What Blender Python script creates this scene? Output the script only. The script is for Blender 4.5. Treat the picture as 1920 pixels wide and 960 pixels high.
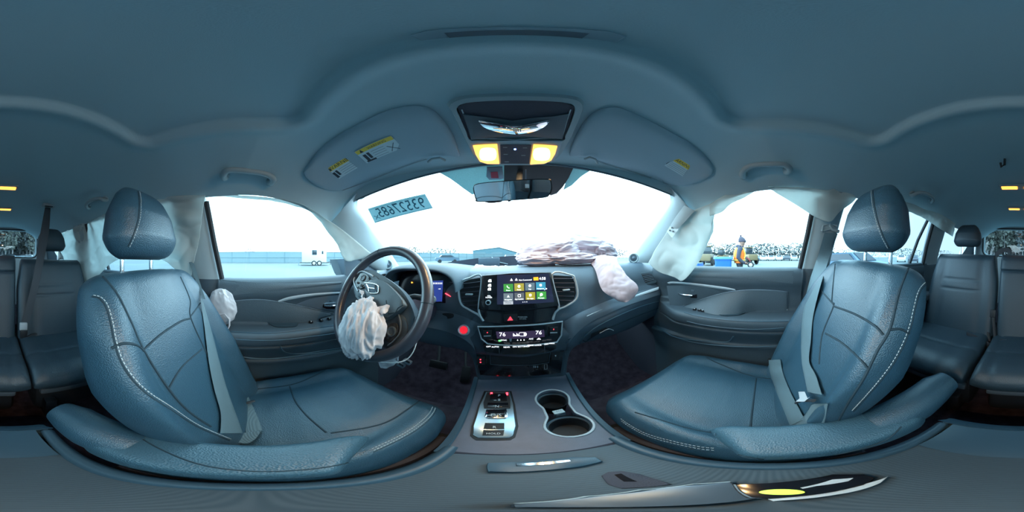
import bpy, bmesh, math, random
from mathutils import Vector, Matrix, noise
from mathutils.bvhtree import BVHTree
R = math.radians
for o in list(bpy.data.objects): bpy.data.objects.remove(o)
COL = bpy.context.scene.collection
SC = bpy.context.scene
rnd = random.Random(7)

# ------------------------------------------------------------------ camera, sky, exposure
CAM_H = 1.30                       # camera height above the yard
TILT = R(1.7)                      # the car leans a little to its left
CAMX = -0.022                      # camera sits a touch left of the car's centre line
cd = bpy.data.cameras.new('camera'); cam = bpy.data.objects.new('camera', cd); COL.objects.link(cam)
cd.type = 'PANO'
try: cd.cycles.panorama_type = 'EQUIRECTANGULAR'
except Exception: pass
try: cd.panorama_type = 'EQUIRECTANGULAR'
except Exception: pass
cd.clip_start = 0.01; cd.clip_end = 600
cam.location = (0, 0, CAM_H); cam.rotation_euler = (R(90), 0, 0)
SC.camera = cam
SC.view_settings.view_transform = 'Standard'
try: SC.view_settings.look = 'None'
except Exception: pass
SC.view_settings.exposure = 1.75
SC.view_settings.gamma = 1.0
SC.view_settings.use_curve_mapping = False
cy = SC.cycles
cy.max_bounces = 9; cy.diffuse_bounces = 6; cy.glossy_bounces = 4; cy.transmission_bounces = 8
cy.transparent_max_bounces = 24; cy.sample_clamp_indirect = 3.0; cy.caustics_reflective = False; cy.caustics_refractive = False
try: cy.use_denoising = True
except Exception: pass

W = bpy.data.worlds.new('sky'); SC.world = W; W.use_nodes = True
nt = W.node_tree; nt.nodes.clear()
wo = nt.nodes.new('ShaderNodeOutputWorld'); bg = nt.nodes.new('ShaderNodeBackground')
tc = nt.nodes.new('ShaderNodeTexCoord'); sx = nt.nodes.new('ShaderNodeSeparateXYZ')
rp = nt.nodes.new('ShaderNodeValToRGB'); mm = nt.nodes.new('ShaderNodeMath')
nt.links.new(tc.outputs['Generated'], sx.inputs[0])
mm.operation = 'MULTIPLY_ADD'; mm.inputs[1].default_value = 0.5; mm.inputs[2].default_value = 0.5
nt.links.new(sx.outputs['Y'], mm.inputs[0])          # 0 behind the car, 1 ahead: low winter sun ahead
nt.links.new(mm.outputs[0], rp.inputs[0])
e = rp.color_ramp.elements
e[0].position = 0.0; e[0].color = (0.30, 0.42, 0.50, 1)
e[1].position = 1.0; e[1].color = (1.7, 2.35, 2.7, 1)
q = rp.color_ramp.elements.new(0.12); q.color = (0.34, 0.50, 0.60, 1)
q = rp.color_ramp.elements.new(0.36); q.color = (1.1, 1.9, 2.25, 1)
nt.links.new(rp.outputs[0], bg.inputs[0]); bg.inputs[1].default_value = 1.0
nt.links.new(bg.outputs[0], wo.inputs[0])

# ------------------------------------------------------------------ rays from the photograph into car space
CAMC = Vector((CAMX, 0, 0))
ROT = Matrix.Rotation(-TILT, 3, 'Y')               # car axes -> world axes (left side down)
def wdir(px, py):
    lon = (px - 960) / 1920 * 2 * math.pi; lat = (480 - py) / 960 * math.pi
    return Vector((math.sin(lon) * math.cos(lat), math.cos(lon) * math.cos(lat), math.sin(lat)))
def cdir(px, py): return ROT.inverted() @ wdir(px, py)
def at(px, py, d=None, x=None, y=None, z=None, plane=None):
    r = cdir(px, py)
    if d is not None: t = d
    elif x is not None: t = (x - CAMC.x) / r.x
    elif y is not None: t = (y - CAMC.y) / r.y
    elif z is not None: t = (z - CAMC.z) / r.z
    else: p0, n = plane; t = (Vector(p0) - CAMC).dot(Vector(n)) / r.dot(Vector(n))
    return CAMC + r * t
def wat(px, py, d):                                 # outdoor point at ground distance d, world axes
    lon = (px - 960) / 1920 * 2 * math.pi; lat = (480 - py) / 960 * math.pi
    return Vector((math.sin(lon) * d, math.cos(lon) * d, CAM_H + math.tan(lat) * d))
class Surf:
    def __init__(s, vs, fs): s.t = BVHTree.FromPolygons([Vector(v) for v in vs], fs)
    def hit(s, px, py, off=0.0):
        r = cdir(px, py); h = s.t.ray_cast(CAMC, r)
        if h[0] is None:
            near = s.t.find_nearest(CAMC + r * 0.6); return near[0] - r * off, near[1]
        n = h[1]
        if n.dot(r) > 0: n = -n
        return h[0] + n * off, n
    def line(s, pts, off=0.0, sub=6, strict=False):
        out = []
        pp = catm([Vector((p[0], p[1], 0)) for p in pts], sub)
        for p in pp:
            if strict and s.t.ray_cast(CAMC, cdir(p.x, p.y))[0] is None: continue
            out.append(s.hit(p.x, p.y, off)[0])
        return out

# ------------------------------------------------------------------ materials
def mat(name, col, rough=0.5, metal=0.0, spec=0.5, bump=None, var=None, emit=None, sheen=0, wave=None, transl=0, coat=0):
    m = bpy.data.materials.new(name); m.use_nodes = True; n = m.node_tree; b = n.nodes['Principled BSDF']
    b.inputs['Base Color'].default_value = (*col, 1); b.inputs['Roughness'].default_value = rough
    b.inputs['Metallic'].default_value = metal; b.inputs['Specular IOR Level'].default_value = spec
    if sheen: b.inputs['Sheen Weight'].default_value = sheen
    if coat: b.inputs['Coat Weight'].default_value = coat; b.inputs['Coat Roughness'].default_value = 0.15
    tcn = n.nodes.new('ShaderNodeTexCoord')
    if var:
        t = n.nodes.new('ShaderNodeTexNoise'); t.inputs['Scale'].default_value = var[0]; t.inputs['Detail'].default_value = 4
        n.links.new(tcn.outputs['Object'], t.inputs['Vector'])
        r = n.nodes.new('ShaderNodeValToRGB')
        r.color_ramp.elements[0].position = .3; r.color_ramp.elements[1].position = .7
        k = var[1]
        r.color_ramp.elements[0].color = (*[max(0, c * (1 - k)) for c in col], 1)
        r.color_ramp.elements[1].color = (*[min(1, c * (1 + k)) for c in col], 1)
        n.links.new(t.outputs['Fac'], r.inputs[0]); n.links.new(r.outputs[0], b.inputs['Base Color'])
    last = None
    if bump:
        t = n.nodes.new('ShaderNodeTexNoise') if len(bump) < 3 else n.nodes.new('ShaderNodeTexVoronoi')
        t.inputs['Scale'].default_value = bump[0]
        n.links.new(tcn.outputs['Object'], t.inputs['Vector'])
        bp = n.nodes.new('ShaderNodeBump'); bp.inputs['Strength'].default_value = bump[1]; bp.inputs['Distance'].default_value = 0.002
        n.links.new(t.outputs[0], bp.inputs['Height']); n.links.new(bp.outputs[0], b.inputs['Normal']); last = bp
    if wave:
        t = n.nodes.new('ShaderNodeTexWave'); t.bands_direction = wave[0]; t.inputs['Scale'].default_value = wave[1]
        n.links.new(tcn.outputs['Object'], t.inputs['Vector'])
        bp = n.nodes.new('ShaderNodeBump'); bp.inputs['Strength'].default_value = wave[2]; bp.inputs['Distance'].default_value = 0.002
        n.links.new(t.outputs['Fac'], bp.inputs['Height'])
        if last: n.links.new(last.outputs[0], bp.inputs['Normal'])
        n.links.new(bp.outputs[0], b.inputs['Normal'])
    if emit:
        b.inputs['Emission Color'].default_value = (*emit[0], 1); b.inputs['Emission Strength'].default_value = emit[1]
    if transl:
        tr = n.nodes.new('ShaderNodeBsdfTranslucent'); tr.inputs[0].default_value = (*col, 1)
        mx = n.nodes.new('ShaderNodeMixShader'); mx.inputs[0].default_value = transl
        n.links.new(b.outputs[0], mx.inputs[1]); n.links.new(tr.outputs[0], mx.inputs[2])
        n.links.new(mx.outputs[0], n.nodes['Material Output'].inputs[0])
    return m
def glassmat(name, tint, refl=0.06, rough=0.0):
    m = bpy.data.materials.new(name); m.use_nodes = True; n = m.node_tree; n.nodes.clear()
    o = n.nodes.new('ShaderNodeOutputMaterial'); t = n.nodes.new('ShaderNodeBsdfTransparent'); t.inputs[0].default_value = (*tint, 1)
    g = n.nodes.new('ShaderNodeBsdfGlossy'); g.inputs['Roughness'].default_value = rough
    mx = n.nodes.new('ShaderNodeMixShader'); mx.inputs[0].default_value = refl
    n.links.new(t.outputs[0], mx.inputs[1]); n.links.new(g.outputs[0], mx.inputs[2]); n.links.new(mx.outputs[0], o.inputs[0])
    return m
M = {}
M['headliner'] = mat('headliner_cloth', (.40, .53, .58), .95, bump=(900, .15), spec=.2)
M['visor'] = mat('visor_cloth', (.34, .44, .50), .9, bump=(900, .1), spec=.2)
M['trimlight'] = mat('pale_grey_trim', (.34, .41, .44), .6, bump=(600, .08), spec=.3)
M['handle'] = mat('pale_grey_handle_plastic', (.30, .37, .40), .5, bump=(600, .05))
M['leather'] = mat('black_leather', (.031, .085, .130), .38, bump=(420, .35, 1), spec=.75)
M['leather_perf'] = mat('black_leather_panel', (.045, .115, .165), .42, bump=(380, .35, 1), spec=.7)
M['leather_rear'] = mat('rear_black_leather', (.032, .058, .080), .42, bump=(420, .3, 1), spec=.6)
M['stitch'] = mat('grey_thread', (.45, .52, .55), .8)
M['seam'] = mat('seam_shadow_thread', (.016, .040, .058), .8)
M['dash'] = mat('dash_soft_plastic', (.085, .125, .165), .55, bump=(500, .25, 1), spec=.45)
M['dashtop'] = mat('dash_top_pad', (.085, .13, .165), .6, bump=(500, .2, 1), spec=.4)
M['dashlow'] = mat('lower_dash_plastic', (.055, .06, .085), .6, bump=(500, .2, 1), spec=.4)
M['doorhard'] = mat('door_plastic', (.062, .092, .118), .55, bump=(500, .2, 1), spec=.4)
M['doorsoft'] = mat('door_padding', (.075, .108, .135), .5, bump=(400, .25, 1), spec=.4)
M['silver'] = mat('satin_silver_trim', (.58, .66, .72), .35, metal=.1)
M['wing'] = mat('graphite_trim', (.16, .21, .26), .35, metal=.35, spec=.6)
M['chrome'] = mat('chrome', (.8, .85, .9), .12, metal=1)
M['console'] = mat('console_plastic', (.12, .145, .20), .42, bump=(500, .12), spec=.5, var=(30, .08))
M['rib'] = mat('ribbed_sliding_lid', (.075, .115, .145), .55, wave=('Y', 45, .12), spec=.4)
M['rim'] = mat('console_rim_plastic', (.055, .115, .165), .4, bump=(500, .1), spec=.5)
M['black'] = mat('gloss_black', (.012, .013, .018), .12, spec=.6)
M['blackmat'] = mat('matte_black', (.02, .024, .03), .55)
M['rubber'] = mat('black_rubber', (.02, .022, .026), .7)
M['carpet'] = mat('dark_carpet', (.055, .042, .058), 1.0, bump=(700, 1.0), var=(25, .35), spec=.1)  # purple tint of the footwell shadows is put into the carpet colour
M['mat_carpet'] = mat('carpet_floor_mat', (.06, .05, .065), 1.0, bump=(500, 1.0), var=(18, .3), spec=.1)
M['airbag'] = mat('airbag_nylon', (.70, .69, .73), .7, transl=.2, bump=(60, .1))
M['airbag_pink'] = mat('passenger_airbag_nylon', (.62, .50, .55), .7, transl=.15, bump=(60, .08))
M['curtain'] = mat('curtain_airbag_nylon', (.72, .77, .76), .65, transl=.5, bump=(30, .25))
M['belt'] = mat('seat_belt_webbing', (.12, .19, .225), .65, wave=('Z', 240, .2))
M['beltdark'] = mat('dark_belt_webbing', (.05, .06, .075), .65)
M['wheel'] = mat('wheel_leather', (.055, .06, .08), .3, bump=(500, .1), spec=.6)
M['wheelsp'] = mat('wheel_hub_plastic', (.07, .10, .125), .5, bump=(500, .1))
M['glass'] = glassmat('window_glass', (.95, .985, .985), .045)
M['tinted'] = glassmat('tinted_window_glass', (.62, .72, .78), .05)
M['mirror'] = mat('mirror_glass', (.85, .92, .95), .02, metal=1)
M['lamp'] = mat('lit_dome_lamp', (1, .75, .4), .4, emit=((1.0, .36, .04), .9))
M['lampcore'] = mat('lit_bulb_core', (1, .9, .7), .4, emit=((1.0, .60, .16), 1.7))
M['red'] = mat('red_glow', (.8, .02, .03), .4, emit=((1, .03, .05), 2.5))
M['bluelamp'] = mat('blue_glow', (.1, .2, 1), .4, emit=((.15, .3, 1), 4))
M['green'] = mat('green_glow', (.1, .9, .2), .4, emit=((.1, 1, .15), 1.2))
M['lime'] = mat('lime_glow', (.6, .9, .1), .4, emit=((.55, 1, .08), .5))
M['white_em'] = mat('white_icon', (.9, .9, .9), .4, emit=((.9, .95, 1), .8))
M['white_print'] = mat('white_print', (.75, .8, .83), .5)
M['grey_print'] = mat('grey_print', (.3, .36, .4), .5)
M['yellow'] = mat('yellow_label', (.80, .58, .08), .5)
M['label'] = mat('white_label', (.55, .66, .70), .5)
M['dark_print'] = mat('dark_print', (.02, .03, .05), .5)
M['sticker'] = mat('lot_sticker', (.40, .56, .59), .6, transl=.40)
M['sticker_ink'] = mat('lot_sticker_ink', (.01, .10, .15), .6)
M['frit'] = mat('dotted_sun_band', (.34, .50, .52), .5, transl=.40, var=(700, .35))
M['red_print'] = mat('dark_red_print', (.35, .03, .06), .5)

# ------------------------------------------------------------------ mesh helpers
CAR = []                                            # top-level objects that stand in car space
def catm(P, sub=6, closed=False):
    P = [Vector(p) for p in P]; out = []; n = len(P)
    if n < 3 and not closed:
        return [P[0].lerp(P[-1], i / sub) for i in range(sub + 1)]
    segs = n if closed else n - 1
    for i in range(segs):
        g = (lambda k: P[k % n]) if closed else (lambda k: P[max(0, min(n - 1, k))])
        a, b, c, d = g(i - 1), g(i), g(i + 1), g(i + 2)
        for s in range(sub):
            t = s / sub
            out.append(.5 * ((2 * b) + (c - a) * t + (2 * a - 5 * b + 4 * c - d) * t * t + (3 * b - a - 3 * c + d) * t ** 3))
    if not closed: out.append(P[-1].copy())
    return out
def interp(tab, t):
    for (a, va), (b, vb) in zip(tab, tab[1:]):
        if t <= b:
            k = max(0, min(1, (t - a) / (b - a) if b > a else 0)); k = k * k * (3 - 2 * k) if False else k
            return va + (vb - va) * k
    return tab[-1][1]
def sstep(a, b, x):
    t = max(0, min(1, (x - a) / (b - a))); return t * t * (3 - 2 * t)
def absloc(o):
    v = Vector((0, 0, 0))
    while o is not None: v += o.location; o = o.parent
    return v
def setp(o, label=None, cat=None, group=None, kind=None):
    if label: o['label'] = label
    if cat: o['category'] = cat
    if group: o['group'] = group
    if kind: o['kind'] = kind
    return o
def thing(name, label, cat, loc, group=None, car=True, kind=None):
    o = bpy.data.objects.new(name, None); COL.objects.link(o); o.location = Vector(loc); o.empty_display_size = .05
    setp(o, label, cat, group, kind)
    if car: CAR.append(o)
    return o
def obj(name, geo, m, parent=None, label=None, cat=None, group=None, kind=None, car=True, angle=40, smooth=True):
    vs, fs = geo[0], geo[1]
    vs = [Vector(v) for v in vs]
    if parent is not None: base = absloc(parent); loc = Vector((0, 0, 0))
    else:
        lo = Vector([min(v[i] for v in vs) for i in range(3)]); hi = Vector([max(v[i] for v in vs) for i in range(3)])
        base = Vector(((lo.x + hi.x) / 2, (lo.y + hi.y) / 2, lo.z)); loc = base
    me = bpy.data.meshes.new(name); me.from_pydata([v - base for v in vs], [], [list(f) for f in fs]); me.validate()
    o = bpy.data.objects.new(name, me); COL.objects.link(o); o.location = loc
    if isinstance(m, (list, tuple)):
        for k in m: me.materials.append(k)
        if len(geo) > 2:
            for p, k in zip(me.polygons, geo[2]): p.material_index = k
    else: me.materials.append(m)
    bm = bmesh.new(); bm.from_mesh(me); bmesh.ops.recalc_face_normals(bm, faces=bm.faces); bm.to_mesh(me); bm.free()
    if smooth:
        me.polygons.foreach_set('use_smooth', [True] * len(me.polygons))
        try: me.set_sharp_from_angle(angle=R(angle))
        except Exception: pass
    if parent is not None: o.parent = parent
    elif car: CAR.append(o)
    setp(o, label, cat, group, kind)
    return o
def join(*gs):
    V, F, K = [], [], []
    for g in gs:
        n = len(V); V += list(g[0]); F += [[i + n for i in f] for f in g[1]]
        K += (list(g[2]) if len(g) > 2 else [0] * len(g[1]))
    return V, F, K
def mi(g, k): return g[0], g[1], [k] * len(g[1])
def loft(rings, cu=True, caps=True):
    V = [v for r in rings for v in r]; n = len(rings[0]); F = []
    for i in range(len(rings) - 1):
        for j in range(n if cu else n - 1):
            a = i * n + j; b = i * n + (j + 1) % n
            F.append((a, b, b + n, a + n))
    if caps and cu:
        F.append(tuple(range(n - 1, -1, -1))); F.append(tuple((len(rings) - 1) * n + j for j in range(n)))
    return V, F
def tube(P, r, n=8, flat=1.0, up=(0, 0, 1), caps=True, closed=False):
    P = [Vector(p) for p in P]; rings = []; N = len(P); prev = None
    for i, p in enumerate(P):
        a = P[(i - 1) % N] if (closed or i > 0) else p; b = P[(i + 1) % N] if (closed or i < N - 1) else p
        t = (b - a); t = t.normalized() if t.length > 1e-9 else Vector((0, 1, 0))
        s = t.cross(Vector(up) if prev is None else prev[1])
        if s.length < 1e-4: s = t.cross(Vector((1, 0, .1)))
        s.normalize(); u = s.cross(t).normalized(); prev = (s, u)
        rr = r(i / (N - 1)) if callable(r) else r
        rings.append([p + s * (math.cos(2 * math.pi * k / n) * rr) + u * (math.sin(2 * math.pi * k / n) * rr * flat) for k in range(n)])
    if closed: rings.append(rings[0]); return loft(rings, True, False)
    return loft(rings, True, caps)
def box(c, s, rot=None, bev=0.0, seg=2):
    bm = bmesh.new(); bmesh.ops.create_cube(bm, size=1)
    for v in bm.verts: v.co = Vector((v.co.x * s[0], v.co.y * s[1], v.co.z * s[2]))
    if bev > 0: bmesh.ops.bevel(bm, geom=list(bm.edges), offset=min(bev, min(s) * .48), segments=seg, profile=.5, affect='EDGES')
    m = rot if rot is not None else Matrix.Identity(3)
    vs = [m @ v.co + Vector(c) for v in bm.verts]; bm.verts.index_update(); fs = [[v.index for v in f.verts] for f in bm.faces]; bm.free()
    return vs, fs
def rz(a): return Matrix.Rotation(R(a), 3, 'Z')
def rx(a): return Matrix.Rotation(R(a), 3, 'X')
def ry(a): return Matrix.Rotation(R(a), 3, 'Y')
def frame(n, up=(0, 0, 1)):
    n = Vector(n).normalized(); x = Vector(up).cross(n).normalized(); y = n.cross(x).normalized()
    return Matrix((x, y, n)).transposed()            # columns: right, up, normal
def prism(poly, depth, bev=0.0, seg=2):
    """poly: list of 3D points roughly planar (ngon); extruded by vector depth, bevelled on the rim of the far face"""
    poly = [Vector(p) for p in poly]; d = Vector(depth); n = len(poly)
    bm = bmesh.new(); a = [bm.verts.new(p) for p in poly]; b = [bm.verts.new(p + d) for p in poly]
    bm.faces.new(a[::-1]); top = bm.faces.new(b)
    for i in range(n): bm.faces.new((a[i], a[(i + 1) % n], b[(i + 1) % n], b[i]))
    if bev > 0: bmesh.ops.bevel(bm, geom=list(top.edges), offset=bev, segments=seg, profile=.5, affect='EDGES')
    bm.normal_update()
    bmesh.ops.triangulate(bm, faces=[f for f in bm.faces if len(f.verts) > 4])
    bm.verts.index_update(); vs = [v.co.copy() for v in bm.verts]; fs = [[v.index for v in f.verts] for f in bm.faces]; bm.free()
    return vs, fs
def rrect(w, h, r, n=5):
    out = []
    for cx, cy_, a0 in ((w / 2 - r, h / 2 - r, 0), (-w / 2 + r, h / 2 - r, 90), (-w / 2 + r, -h / 2 + r, 180), (w / 2 - r, -h / 2 + r, 270)):
        for k in range(n + 1):
            a = R(a0 + 90 * k / n); out.append((cx + r * math.cos(a), cy_ + r * math.sin(a)))
    return out
def disc(c, nrm, r, h, n=28, bev=0.0, up=(0, 0, 1)):
    f = frame(nrm, up); c = Vector(c)
    return prism([c + f @ Vector((math.cos(2 * math.pi * k / n) * r, math.sin(2 * math.pi * k / n) * r, 0)) for k in range(n)], f @ Vector((0, 0, h)), bev)
def lathe(c, nrm, prof, n=32, up=(0, 0, 1)):
    f = frame(nrm, up); c = Vector(c)
    return loft([[c + f @ Vector((math.cos(2 * math.pi * k / n) * r, math.sin(2 * math.pi * k / n) * r, h)) for k in range(n)] for r, h in prof], True, False)
def ribbon(A, B, thick=0.004, bulge=0.0, n=4, back=None):
    """closed strip between two 3D rails; bulge lifts the middle towards the camera"""
    rings = []
    for i, (a, b) in enumerate(zip(A, B)):
        a = Vector(a); b = Vector(b); mid = (a + b) / 2; v = (CAMC - mid).normalized() if back is None else Vector(back).normalized()
        top = [a.lerp(b, k / n) + v * (bulge * (1 - (2 * k / n - 1) ** 2)) for k in range(n + 1)]
        rings.append([p + v * thick for p in top] + [b - v * .001, a - v * .001])
    return loft(rings, True, True)
def text(s, org, right, up, h, m, parent, name='lettering', thick=.0004, align='CENTER', mirror=False, wf=1.0):
    cu = bpy.data.curves.new(name, 'FONT'); cu.body = s; cu.size = 1; cu.align_x = align; cu.align_y = 'CENTER'; cu.resolution_u = 2
    to = bpy.data.objects.new('tmp', cu); COL.objects.link(to)
    dg = bpy.context.evaluated_depsgraph_get(); dg.update(); me = to.evaluated_get(dg).to_mesh()
    right = Vector(right).normalized(); up = Vector(up); up = (up - right * up.dot(right)).normalized(); nr = right.cross(up)
    if mirror: mx = -1
    else: mx = 1
    hh = h / .7
    vs = [Vector(org) + right * (v.co.x * hh * mx * wf) + up * (v.co.y * hh) for v in me.vertices]
    fs = [list(p.vertices) for p in me.polygons]
    to.evaluated_get(dg).to_mesh_clear(); bpy.data.objects.remove(to)
    if not fs: return None
    return obj(name, (vs, fs), m, parent, smooth=False)
def ptext(s, px, py, hpx, plane, m, parent, name='lettering', ang=0, lift=.0012, mirror=False, align='CENTER'):
    o = at(px, py, plane=plane); a = R(ang)
    rgt = at(px + 4 * math.cos(a), py - 4 * math.sin(a), plane=plane) - o
    upv = at(px - 4 * math.sin(a), py - 4 * math.cos(a), plane=plane) - o
    n = (CAMC - o).normalized()
    return text(s, o + n * lift, rgt, upv, upv.length / 4 * hpx, m, parent, name, align=align, mirror=mirror)
def ppoly(pts, plane, lift, thick, m, parent, name, label=None, bev=0, smooth_pts=False):
    n = Vector(plane[1]).normalized(); c = at(*pts[0], plane=plane)
    if n.dot(CAMC - c) < 0: n = -n
    if smooth_pts: pts = [(p.x, p.y) for p in catm([Vector((a, b, 0)) for a, b in pts], 4, True)]
    P = [at(a, b, plane=plane) + n * lift for a, b in pts]
    return obj(name, prism(P, n * thick, bev), m, parent, label, angle=30)
def sheet(ctrl, nu=50, nv=50, amp=.01, scale=8, seed=0, thick=.0015, ridged=True, sc2=None, amp2=0, edge=None):
    """cloth from a grid of 3D control points, with crumple folds and thickness"""
    rows = [catm(r, max(2, nu // (len(r) - 1))) for r in ctrl]
    cols = list(zip(*rows)); G = [catm(list(c), max(2, nv // (len(ctrl) - 1))) for c in cols]   # G[u][v]
    U, Vn = len(G), len(G[0]); P = [[None] * Vn for _ in range(U)]; N = [[None] * Vn for _ in range(U)]
    for i in range(U):
        for j in range(Vn):
            du = G[min(i + 1, U - 1)][j] - G[max(i - 1, 0)][j]; dv = G[i][min(j + 1, Vn - 1)] - G[i][max(j - 1, 0)]
            n = du.cross(dv); n = n.normalized() if n.length > 1e-12 else Vector((0, 0, 1)); N[i][j] = n
            p = G[i][j]; q = p * scale + Vector((seed * 3.7, seed * 1.3, seed))
            if ridged:
                v = 1 - 2 * abs(noise.noise(q)); v += .5 * (1 - 2 * abs(noise.noise(q * 2.1))) ; v -= .6
            else: v = noise.noise(q) + .5 * noise.noise(q * 2.2)
            w = 1.0
            if edge: w = min(1, min(j, 99) / (Vn * edge))   # pinned along the first row
            P[i][j] = p + n * (amp * v * w)
            if sc2: P[i][j] = P[i][j] + n * (amp2 * w * noise.noise(p * sc2))
    V = []; F = []
    for s in (1, -1):
        for i in range(U):
            for j in range(Vn): V.append(P[i][j] + N[i][j] * (thick / 2 * s))
    o2 = U * Vn
    idx = lambda i, j: i * Vn + j
    for i in range(U - 1):
        for j in range(Vn - 1):
            f = (idx(i, j), idx(i + 1, j), idx(i + 1, j + 1), idx(i, j + 1)); F.append(f); F.append(tuple(k + o2 for k in f[::-1]))
    for i in range(U - 1):
        for j in (0, Vn - 1): F.append((idx(i, j), idx(i + 1, j), idx(i + 1, j) + o2, idx(i, j) + o2))
    for j in range(Vn - 1):
        for i in (0, U - 1): F.append((idx(i, j), idx(i, j + 1), idx(i, j + 1) + o2, idx(i, j) + o2))
    return V, F
def stitches(P, r=.0008, ln=.0045, gap=.0025):
    """a row of thread stitches along a 3D polyline"""
    gs = []; P = [Vector(p) for p in P]; acc = 0; seg = []; on = True; last = P[0]; cur = [P[0]]
    for p in P[1:]:
        d = (p - last).length
        if d < 1e-9: continue
        st = 0
        while st < d:
            need = (ln if on else gap) - acc; k = min(need, d - st); st += k; acc += k; q = last.lerp(p, st / d)
            if on: cur.append(q)
            if acc >= (ln if on else gap) - 1e-9:
                if on and len(cur) > 1: gs.append(tube([cur[0], cur[-1]], r, 5))
                on = not on; acc = 0; cur = [q]
        last = p
    return join(*gs) if gs else ([], [])
def sups(v, e): return math.copysign(abs(v) ** e, v)
# ------------------------------------------------------------------ car shell
HW = [(-2.05, .50), (-1.5, .56), (-.9, .60), (0, .60), (.157, .607), (.25, .627), (.33, .65)]
ZR = [(-2.05, .20), (-1.5, .225), (-.9, .245), (0, .248), (.10, .232), (.157, .215), (.25, .185), (.33, .14)]
ZC = [(-2.05, .35), (-1.5, .385), (-.6, .40), (.10, .40), (.25, .375), (.35, .345), (.48, .31)]
PWR = [(-2.05, 4), (-.3, 3), (.05, 3), (.25, 5), (.48, 9)]
def sm(tab, y, w=.06): return (interp(tab, y - w) + 2 * interp(tab, y) + interp(tab, y + w)) / 4 if tab[0][0] + w < y < tab[-1][0] - w else interp(tab, y)
def ceil_pt(u, v):
    a = abs(u); s = a ** 2.6
    ys = -2.05 + (.33 + 2.05) * v; yc = -2.05 + (.48 + 2.05) * v
    y = ys * s + yc * (1 - s); x = u * sm(HW, ys); zc = sm(ZC, y); zr = sm(ZR, ys)
    z = zc - (zc - zr) * a ** interp(PWR, yc)
    # sunroof opening: soft lip, shade lies a little higher
    dx = .356 - abs(x); dy = min(.098 - y, y + .292); r = .045
    if dx < r and dy < r: d = r - math.hypot(r - dx, r - dy)
    else: d = min(dx, dy)
    z += .020 * sstep(-.002, .010, d)
    z -= .007 * math.exp(-((d + .014) / .016) ** 2)
    # soft roll beside the sun visors
    return Vector((x, y, z))
NU, NV = 260, 420
vs = [ceil_pt(-1 + 2 * i / NU, j / NV) for j in range(NV + 1) for i in range(NU + 1)]
fs = [(j * (NU + 1) + i, j * (NU + 1) + i + 1, (j + 1) * (NU + 1) + i + 1, (j + 1) * (NU + 1) + i) for j in range(NV) for i in range(NU)]
CEIL = Surf(vs, fs)
obj('ceiling', (vs, fs), M['headliner'], kind='structure', label='pale grey cloth headliner with the closed sunroof opening', angle=80)
# roof skin above keeps daylight out
obj('ceiling_2', ([Vector((v.x * 1.04, v.y * 1.02, v.z + .045)) for v in vs[::1]], fs), M['blackmat'], kind='structure', label='dark metal roof panel above the headliner')

# sunroof shade handle (recess with dark mesh)
hp = [(768, 66), (800, 57), (870, 53), (960, 52), (1060, 53), (1140, 58), (1175, 68), (1150, 84), (1080, 80), (960, 78), (860, 79), (800, 82)]
shp = ((0, .07, .418), (0, 0, -1))
sh = thing('sunroof_shade_handle', 'long recessed pull with dark mesh at the front of the sunroof shade', 'handle', at(960, 66, plane=shp))
ppoly(hp, shp, .000, .004, M['visor'], sh, 'bezel', bev=.002)
ppoly([(832, 61), (900, 57), (960, 56), (1030, 57), (1105, 62), (1090, 72), (1030, 71), (960, 70), (890, 71), (845, 73)], shp, .0042, .001, M['wing'], sh, 'mesh_insert')

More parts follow.
